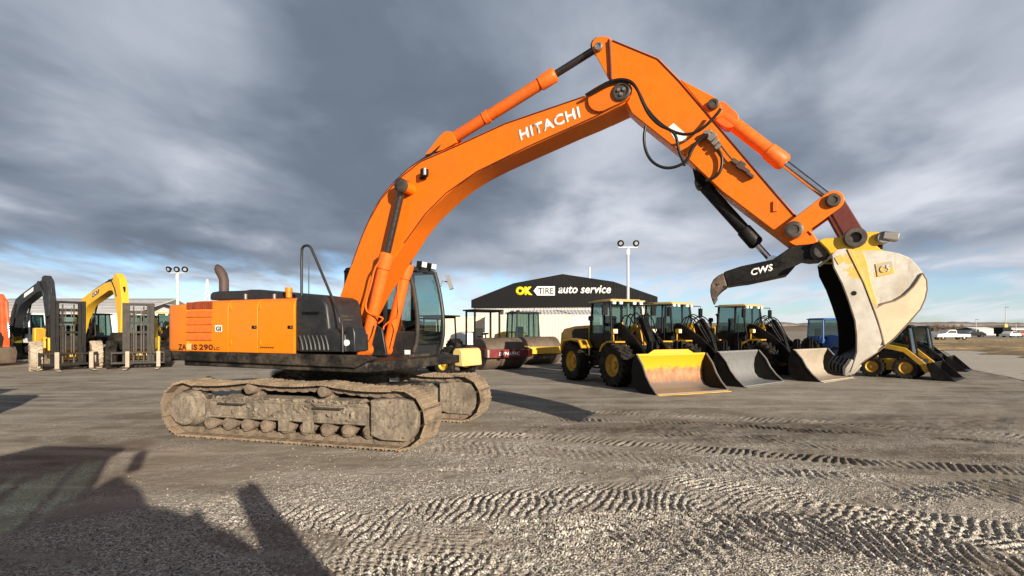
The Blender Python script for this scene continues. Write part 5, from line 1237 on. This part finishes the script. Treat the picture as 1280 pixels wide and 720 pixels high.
# value noise in numpy
def vnoise(x, y, seed):
    xi = np.floor(x).astype(np.int64); yi = np.floor(y).astype(np.int64); fx = x - xi; fy = y - yi
    fx = fx * fx * (3 - 2 * fx); fy = fy * fy * (3 - 2 * fy)
    def h(a, b):
        n = (a * 374761393 + b * 668265263 + seed * 974711) & 0xffffffff
        n = ((n ^ (n >> 13)) * 1274126177) & 0xffffffff
        return ((n ^ (n >> 16)) & 0xffff) / 65535.0
    return (h(xi, yi) * (1 - fx) + h(xi + 1, yi) * fx) * (1 - fy) + (h(xi, yi + 1) * (1 - fx) + h(xi + 1, yi + 1) * fx) * fy
def fbm(x, y, s, seed, o=3):
    t = 0; a = .5; w = 0
    for k in range(o): t = t + a * vnoise(x * s, y * s, seed + k); w += a; a *= .5; s *= 2.03
    return t / w

rad = [0.02, .3]
def grow(to, ratio):
    while rad[-1] < to: rad.append(rad[-1] * ratio)
grow(3.0, 1.05); grow(15, 1.0034); grow(45, 1.012); grow(300, 1.06); grow(6000, 1.25)
rad = np.array(rad)
ang = np.concatenate([np.arange(-180, -52, 4.0), np.arange(-52, 52, .14), np.arange(52, 180, 4.0)]); ang = np.radians(ang)
A, RD = np.meshgrid(ang, rad); X = RD * np.sin(A); Y = RD * np.cos(A)
fade = np.clip((40 - RD) / 15, 0, 1) * np.clip((RD - 1.0) / 2, 0, 1)
Z = (fbm(X, Y, .45, 1) - .5) * .05 + (fbm(X, Y, 2.2, 5) - .5) * .022
loose = fbm(X, Y, .33, 21, 4)
loose = np.clip((loose - .40) * 3.6, 0, 1) * np.clip((11.0 - Y) / 3.5, 0, 1) * .85
loose = np.maximum(loose, np.clip((8.8 - RD) / 2.6, 0, 1) * .72 * np.clip((fbm(X, Y, .8, 31) - .26) * 4, 0.15, 1))
soil = np.zeros(X.shape)
pc = gp(775, 536); soil = np.clip(1.2 - np.hypot((X - pc.x) / 1.9, (Y - pc.y) / .55) + (fbm(X, Y, 1.6, 151) - .5) * 1.6, 0, 1) * .75
soil = np.maximum(soil, np.clip(1 - np.abs(Y - 9.6 - .12 * X) / 1.3 + (fbm(X, Y, .7, 161) - .5) * 1.2, 0, 1) * np.clip((X + .4) / 1.5, 0, 1) * .50 * (Y < 14))
Z = Z + soil * (fbm(X, Y, 5, 153, 3) - .4) * .10
def band(pix, w, pitch, slant, amp, seed, lo=.8, sharp=1.0, chev=0.0):
    """tread print along a path: ridges across it, pushed-up loose gravel"""
    global Z, loose, soil
    C = np.array([tuple(gp(*p))[:2] for p in pix]); best = np.full(X.shape, 1e9); S = np.zeros(X.shape); T = np.zeros(X.shape); s0 = 0
    for i in range(len(C) - 1):
        a, b = C[i], C[i + 1]; d = b - a; ln = np.hypot(*d); d = d / ln
        u = (X - a[0]) * d[0] + (Y - a[1]) * d[1]; v = -(X - a[0]) * d[1] + (Y - a[1]) * d[0]
        uc = np.clip(u, 0, ln); dist = np.hypot(u - uc, v); k = dist < best
        best[k] = dist[k]; S[k] = (s0 + u)[k]; T[k] = v[k]; s0 += ln
    wob = (fbm(X, Y, 2.5, seed) - .5) * .12
    inside = np.clip((w / 2 - best + wob) / .07, 0, 1)
    ph = (S + slant * T + chev * np.abs(T) + (fbm(X, Y, 3.0, seed + 3) - .5) * .13 + (fbm(X, Y, .9, seed + 5) - .5) * .25) / pitch
    rg = .5 + .5 * np.cos(2 * math.pi * ph); rg = rg ** sharp
    br = np.clip((fbm(X, Y, 1.3, seed + 7) - .36) * 3.6, 0, 1)
    Z = Z + inside * amp * (rg - .55) * (.35 + .65 * br) * (.75 + .5 * fbm(X, Y, 14, seed + 9, 2))
    if seed in (41, 51): soil = np.maximum(soil, inside * br * np.clip((X - 1.2) / 2.5, 0, 1) * .8)
    loose = np.clip(loose * (1 - inside * .4) + inside * lo * (.35 + .65 * rg) * br, 0, 1)
band([(640, 522), (760, 525), (900, 530), (1060, 541), (1280, 556)], .42, .105, .25, .034, 41, .35)
band([(500, 541), (640, 545), (760, 551), (900, 563), (1040, 575), (1330, 592)], .50, .11, -.2, .042, 51, .30)
band([(560, 552), (760, 566), (960, 577), (1280, 600)], .25, .13, .5, .02, 57, .2)
band([(360, 742), (470, 706), (600, 672), (740, 654), (870, 648), (1010, 655), (1130, 672), (1290, 720)], .62, .10, .8, .032, 61, 1.0)
band([(420, 655), (560, 628), (720, 612), (860, 606)], .40, .11, -.9, .026, 71, .9)
band([(380, 640), (480, 668), (600, 712), (680, 760)], .60, .10, .5, .034, 81, 1.0)
band([(860, 600), (1000, 622), (1180, 662), (1300, 690)], .6, .105, -.6, .028, 91, .85)
band([(560, 585), (700, 588), (860, 592)], .4, .12, .9, .022, 95, .7)
band([(640, 690), (760, 668), (900, 662), (1060, 672), (1210, 700)], .95, .10, .35, .030, 111, .95)
band([(560, 640), (700, 626), (860, 626), (1020, 640), (1280, 668)], .75, .105, -.5, .026, 117, .85)
band([(300, 660), (400, 690), (520, 735)], .85, .10, .9, .030, 121, .9)
band([(640, 536), (800, 538), (1000, 552), (1280, 572)], 1.0, .12, .6, .024, 131, .2)
band([(600, 514), (800, 516), (1000, 526), (1280, 545)], .6, .13, -.4, .022, 171, .2)
band([(560, 560), (800, 574), (1000, 592), (1290, 625)], .6, .12, .4, .022, 173, .4)
band([(880, 690), (1050, 640), (1200, 612), (1290, 604)], .5, .14, -.3, .03, 141, .8)
st_ = fbm(X, Y, 11, 101, 2); st2_ = fbm(X, Y, 26, 103, 2)
Z = Z + (.25 + loose) * ((st_ - .5) * .020 + (st2_ - .5) * .014)
Z = Z * fade - .02 * (1 - fade) * 0
nR, nA = X.shape
co = np.stack([X, Y, Z], -1).reshape(-1, 3).astype(np.float32)
idx = np.arange(nR * nA).reshape(nR, nA)
nx = np.roll(idx, -1, axis=1)
q = np.stack([idx[:-1], nx[:-1], nx[1:], idx[1:]], -1).reshape(-1, 4)
me = bpy.data.meshes.new('ground'); me.vertices.add(len(co)); me.vertices.foreach_set('co', co.ravel())
me.loops.add(q.size); me.loops.foreach_set('vertex_index', q[:, ::-1].ravel().astype(np.int32))
me.polygons.add(len(q)); me.polygons.foreach_set('loop_start', np.arange(0, q.size, 4, dtype=np.int32)); me.polygons.foreach_set('loop_total', np.full(len(q), 4, dtype=np.int32))
me.update(calc_edges=True); me.validate()
me.polygons.foreach_set('use_smooth', np.ones(len(me.polygons), dtype=bool))
al = me.attributes.new('loose', 'FLOAT', 'POINT'); al.data.foreach_set('value', loose.reshape(-1).astype(np.float32))
if me.polygons[len(me.polygons) // 2].normal.z < 0: me.flip_normals()
al = me.attributes.new('soil', 'FLOAT', 'POINT'); al.data.foreach_set('value', soil.reshape(-1).astype(np.float32))
me.materials.append(ground_mat())
g = bpy.data.objects.new('ground', me); COL.objects.link(g); struct(g)

rs = np.random.RandomState(5); sv = []; sf = []
OCT = np.array([(1, 0, 0), (0, 1, 0), (-1, 0, 0), (0, -1, 0), (0, 0, .75), (0, 0, -.75)]); OF = [(0, 1, 4), (1, 2, 4), (2, 3, 4), (3, 0, 4), (1, 0, 5), (2, 1, 5), (3, 2, 5), (0, 3, 5)]
n_st = 0
while n_st < 26000:
    yy = 3.0 + 9.0 * rs.rand() ** 1.7; xx = rs.uniform(-1.05, 1.05) * yy
    r_ = math.hypot(xx, yy); i_ = min(nR - 1, int(np.searchsorted(rad, r_))); j_ = min(nA - 1, int(np.searchsorted(ang, math.atan2(xx, yy))))
    if rs.rand() > loose[i_, j_] - .06: continue
    sz = .004 + .011 * rs.rand() ** 2.5
    V = OCT * sz * rs.uniform(.6, 1.3, (6, 3)); a_ = rs.uniform(0, 6.28); c_, s_ = math.cos(a_), math.sin(a_)
    V = np.stack([V[:, 0] * c_ - V[:, 1] * s_, V[:, 0] * s_ + V[:, 1] * c_, V[:, 2]], 1) + (xx, yy, Z[i_, j_] + sz * .25)
    b_ = len(sv); sv.extend(map(tuple, V)); sf.extend([tuple(b_ + k for k in f) for f in OF]); n_st += 1
me = bpy.data.meshes.new('loose_stones'); me.from_pydata(sv, [], sf)
def stone_mat():
    m, nt, out = new_mat('loose_stone'); g_ = nt.nodes.new('ShaderNodeNewGeometry')
    c = nt.nodes.new('ShaderNodeValToRGB'); nt.links.new(g_.outputs['Random Per Island'], c.inputs[0]); e = c.color_ramp.elements
    e[0].color = (.12, .10, .085, 1); e[1].color = (.56, .52, .45, 1); q_ = e.new(.5); q_.color = (.36, .32, .265, 1)
    bs = nt.nodes.new('ShaderNodeBsdfPrincipled'); bs.inputs['Roughness'].default_value = .9; nt.links.new(c.outputs[0], bs.inputs['Base Color']); nt.links.new(bs.outputs[0], out.inputs[0]); return m
me.materials.append(stone_mat()); g = bpy.data.objects.new('loose_stones', me); COL.objects.link(g); struct(g, 'stuff')

pale = soil_mat('pale_gravel_road', (.46, .41, .34), (.54, .49, .415), .25, .3)
dry = soil_mat('dry_grass', (.56, .41, .19), (.45, .31, .13), .12, 1.0, (.35, 1.2, 0))
far = soil_mat('dry_plain', (.30, .235, .14), (.20, .16, .11), .02, .3)
def P2(*pp): return [tuple(gp(*p))[:2] for p in pp]
sheet('road', P2((1150, 436.5), (1176, 436.8), (1196, 449), (1212, 462), (1255, 470), (1340, 490), (1700, 500), (1700, 444), (1280, 441), (1220, 431), (1150, 426)), .012, pale)
g1 = gp(1120, 425.2); g2 = gp(1140, 431)
m = MB()
for i, (za, zb) in enumerate(((0, 1),)):
    pts = P2((1156, 431.0), (1190, 434.5), (1215, 438.5), (1250, 442.5), (1300, 447), (1700, 450), (1700, 424.6), (1300, 424.4), (1230, 424.0), (1165, 424.6))
    m.quad(*[(a, b, .03) for a, b in pts])
struct(m.build('dry_grass_verge', dry))
# uneven mounds of soil and dry grass on the verge
m = MB()
rnd = random.Random(3)
for k in range(46):
    px = rnd.uniform(1168, 1420); py = rnd.uniform(426, 438 + (px - 1168) * .05)
    p = gp(px, py); l = rnd.uniform(1.5, 6); hgt = rnd.uniform(.10, .32)
    vs = []; n = 12
    for ring, zz_ in ((1, .03), (.6, hgt * .7), (.25, hgt)):
        for j in range(n):
            a = 2 * math.pi * j / n; rr_ = ring * (1 + .25 * math.sin(3 * a + k)); vs.append((p.x + math.cos(a) * l * rr_, p.y + math.sin(a) * l * .35 * rr_, zz_))
    fs = [(r_ * n + j, r_ * n + (j + 1) % n, (r_ + 1) * n + (j + 1) % n, (r_ + 1) * n + j) for r_ in (0, 1) for j in range(n)] + [tuple(range(2 * n, 3 * n))]
    m._add(vs, fs)
soil2 = soil_mat('verge_soil', (.46, .33, .15), (.22, .155, .085), .3, 1.0, (.5, 1.2, 0))
struct(m.build('verge_mounds', soil2), 'stuff')
# low hills with bare brush on the horizon
def ridge(name, Y, h0, h1, x0, x1, seed, mat, step):
    n = int((x1 - x0) / step); vs = []; fs = []
    for i in range(n + 1):
        x = x0 + (x1 - x0) * i / n
        hh = h0 + (h1 - h0) * (.55 * vnoise(np.array([x * .004]), np.array([.3]), seed)[0] + .3 * vnoise(np.array([x * .02]), np.array([.7]), seed)[0] + .15 * vnoise(np.array([x * .15]), np.array([.7]), seed)[0])
        yy = Y + 60 * math.sin(x * .002 + seed)
        vs += [(x, yy, -.5), (x, yy + 8, hh * .7), (x, yy + 26, hh), (x, yy + 90, hh * .6), (x, yy + 140, -.5)]
    for i in range(n):
        for k in range(4): a = i * 5 + k; fs.append((a, a + 5, a + 6, a + 1))
    mb = MB(); mb._add(vs, fs); return struct(mb.build(name, mat))
brush = soil_mat('bare_brush', (.20, .155, .115), (.13, .105, .08), .15, 1.0)
ridge('hills', 620, 3.5, 10, -900, 1100, 4, brush, 5)
ridge('hills', 1500, 12, 32, -2600, 2600, 9, soil_mat('far_hill', (.24, .21, .19), (.20, .18, .17), .01, .2), 20)
# bare trees far off at the right
bark = paint('bare_twigs', (.20, .145, .11), .9, var=.2)
for k, (px, pyt, Y) in enumerate(((1164, 403, 190), (1172, 402.5, 200), (1181, 404, 205), (1191, 404.5, 215), (1202, 405.5, 230))):
    p = at(px, pyt, Y); rn = random.Random(k)
    t = thing('bare_tree', 'leafless brown tree on the horizon behind the white pickup', 'tree', (p.x, Y, 0), 0, 'leafless trees on the horizon')
    m = MB(); m.cyl((0, 0, 0), (0, 0, p.z * .4), .22, .14, 8); m.build('trunk', bark, t)
    m = MB()
    for q_ in range(130):
        a = rn.uniform(0, 6.28); e_ = rn.uniform(.1, 1.4); l = p.z * rn.uniform(.25, .62); s0 = Vector((0, 0, p.z * rn.uniform(.25, .45)))
        d_ = Vector((math.cos(a) * math.cos(e_), math.sin(a) * math.cos(e_), math.sin(e_))); mid_ = s0 + d_ * l * .5
        m.tube([s0, mid_, mid_ + (d_ + Vector((rn.uniform(-.5, .5), rn.uniform(-.5, .5), rn.uniform(-.2, .5)))) * l * .45], .05, 4)
    m.build('crown', bark, t)

# ================================================================== out-of-view neighbours that throw the foreground shadows
SUN_AZ, SUN_EL = 31.0, 14.6           # degrees to the right of straight behind the camera; elevation
bl_ = place(ld, (-1.12, -1.85, 0), R(-4), 'yellow wheel loader standing behind the photographer, seen only by its shadow', g_l)
PV = Vector((.65, 0, 2.05)); RM = Matrix.Translation(PV) @ Matrix.Rotation(R(-25), 4, 'Y') @ Matrix.Translation(-PV)
for c_ in bl_.children:                     # its lift arms and bucket are raised
    if c_.name.split('.')[0] in ('lift_arm', 'bell_crank', 'linkage', 'quick_coupler', 'bucket', 'tilt_cylinder'): c_.matrix_basis = RM @ c_.matrix_basis
for c_ in list(bl_.children):               # and it carries no bucket
    if c_.name.split('.')[0] == 'bucket':
        for q_ in list(c_.children): bpy.data.objects.remove(q_)
        bpy.data.objects.remove(c_)
nl = place(ld, (-10.6, 6.2, 0), R(-90), 'yellow wheel loader beyond the left edge of the photo, seen only by its shadow', g_l)

# ================================================================== SKY, SUN, CAMERA
sd = Vector((math.sin(R(SUN_AZ)) * math.cos(R(SUN_EL)), -math.cos(R(SUN_AZ)) * math.cos(R(SUN_EL)), math.sin(R(SUN_EL))))
sl_ = bpy.data.lights.new('sun', 'SUN'); sl_.energy = 5.0; sl_.angle = R(.53); sl_.color = (1.0, .875, .71)
so = bpy.data.objects.new('sun', sl_); COL.objects.link(so); so.rotation_euler = sd.to_track_quat('Z', 'Y').to_euler(); so.location = (20, -30, 25)

w = bpy.data.worlds.new('World'); SC.world = w; w.use_nodes = True; nt = w.node_tree; nt.nodes.clear()
out = nt.nodes.new('ShaderNodeOutputWorld'); bg = nt.nodes.new('ShaderNodeBackground'); bg.inputs[1].default_value = .10
nt.links.new(bg.outputs[0], out.inputs[0])
sky = nt.nodes.new('ShaderNodeTexSky'); sky.sky_type = 'NISHITA'; sky.sun_disc = False
sky.sun_elevation = R(SUN_EL); sky.sun_rotation = math.atan2(sd.x, sd.y); sky.altitude = 900; sky.air_density = 1.0; sky.dust_density = .6; sky.ozone_density = 1.5
tc = nt.nodes.new('ShaderNodeTexCoord').outputs['Generated']
sx = nt.nodes.new('ShaderNodeSeparateXYZ'); nt.links.new(tc, sx.inputs[0])
zc = mth(nt, 'MAXIMUM', sx.outputs[2], 0.0)
den = mth(nt, 'ADD', zc, .16)
cx = nt.nodes.new('ShaderNodeCombineXYZ'); nt.links.new(mth(nt, 'DIVIDE', sx.outputs[0], den), cx.inputs[0]); nt.links.new(mth(nt, 'DIVIDE', sx.outputs[1], den), cx.inputs[1])
CP = cx.outputs[0]
def cmap(scale, rot, loc=(0, 0, 0)):
    n = nt.nodes.new('ShaderNodeMapping'); n.inputs['Scale'].default_value = scale; n.inputs['Rotation'].default_value = (0, 0, rot); n.inputs['Location'].default_value = loc
    nt.links.new(CP, n.inputs[0]); return n.outputs[0]
CL = (1.3, .4, 0)
big = noise(nt, cmap((.80, .62, 1), .25, CL), 1.0, 2, .5, .3)
midn = noise(nt, cmap((1.25, 1.0, 1), .30, CL), 1.35, 5, .50, .25)
wisp = noise(nt, cmap((1.9, .75, 1), -.25, CL), 1.6, 6, .55, .3)
def mass(px, py, sig, amp):
    """a brighter or darker cloud mass in a given direction of the sky"""
    d_ = Vector(((px - 640) / F, 1, (V0 - py) / F)).normalized()
    v_ = nt.nodes.new('ShaderNodeVectorMath'); v_.operation = 'DOT_PRODUCT'; nt.links.new(tc, v_.inputs[0]); v_.inputs[1].default_value = d_
    n_ = mth(nt, 'ADD', v_.outputs['Value'], mth(nt, 'MULTIPLY', mth(nt, 'SUBTRACT', midn, .5), sig * sig * 1.6))
    return mth(nt, 'MULTIPLY', mrange(nt, n_, 1 - sig * sig, 1.0), amp)
lum = mth(nt, 'ADD', mth(nt, 'MULTIPLY', big, .42), mth(nt, 'ADD', mth(nt, 'MULTIPLY', midn, .46), mth(nt, 'MULTIPLY', wisp, .12)))
for a_ in ((100, 25, .26, .11), (200, 130, .14, .05), (350, 215, .12, .06), (420, 110, .32, -.05), (120, 250, .30, -.08), (350, 300, .22, -.06), (720, 40, .28, .06),
           (900, 200, .30, .05), (640, 280, .25, .02), (1260, 50, .25, .10), (1180, 220, .22, -.06), (560, 180, .16, -.04), (1000, 90, .2, -.03)): lum = mth(nt, 'ADD', lum, mass(*a_))
lum = mth(nt, 'ADD', lum, mrange(nt, zc, .06, .34, .085, 0.0))      # thinner and brighter towards the horizon
lumf = mrange(nt, lum, .285, .725, 0, 1, False)
cr = nt.nodes.new('ShaderNodeValToRGB'); nt.links.new(lumf, cr.inputs[0])
E_ = cr.color_ramp.elements; E_[0].position = 0; E_[0].color = (.80, 1.00, 1.34, 1); E_[1].position = 1; E_[1].color = (4.4, 4.6, 5.1, 1)
for p_, c_ in ((.30, (1.06, 1.29, 1.68)), (.52, (1.75, 2.03, 2.50)), (.74, (3.0, 3.25, 3.75))): e_ = E_.new(p_); e_.color = (*c_, 1)
# unseen overhead cloud darkened to cut fill light and deepen shadows
ccol = mix(nt, mrange(nt, zc, .52, .72, 1.0, .28), (0, 0, 0), cr.outputs[0])
# cloud deck ends low over the horizon with a ragged edge; thin high streaks below it
edge = mth(nt, 'ADD', zc, mth(nt, 'MULTIPLY', mth(nt, 'SUBTRACT', midn, .5), .16))
edge = mth(nt, 'ADD', edge, mth(nt, 'MULTIPLY', mth(nt, 'SUBTRACT', wisp, .5), .09))
deck = mrange(nt, edge, .050, .135)
thin = mth(nt, 'MULTIPLY_ADD', mrange(nt, wisp, .40, .62), .60, .18)
clr = mix(nt, 1.0, sky.outputs[0], (.66, .82, 1.08), 'MULTIPLY')
low = mix(nt, thin, clr, (5.0, 5.2, 5.6))
col = mix(nt, deck, low, ccol)
nt.links.new(col, bg.inputs[0])

cam = bpy.data.cameras.new('camera'); co_ = bpy.data.objects.new('camera', cam); COL.objects.link(co_)
co_.location = (0, 0, H); co_.rotation_euler = (R(90), 0, 0)
cam.sensor_width = 36; cam.lens = F / 1280 * 36; cam.shift_y = (V0 - 360) / 1280; cam.clip_end = 12000; cam.clip_start = .05
SC.camera = co_
SC.view_settings.view_transform = 'Standard'; SC.view_settings.look = 'None'; SC.view_settings.exposure = 0.70; SC.view_settings.gamma = 1
SC.render.engine = 'CYCLES'; SC.cycles.max_bounces = 6; SC.cycles.transparent_max_bounces = 16
SC.cycles.use_denoising = True
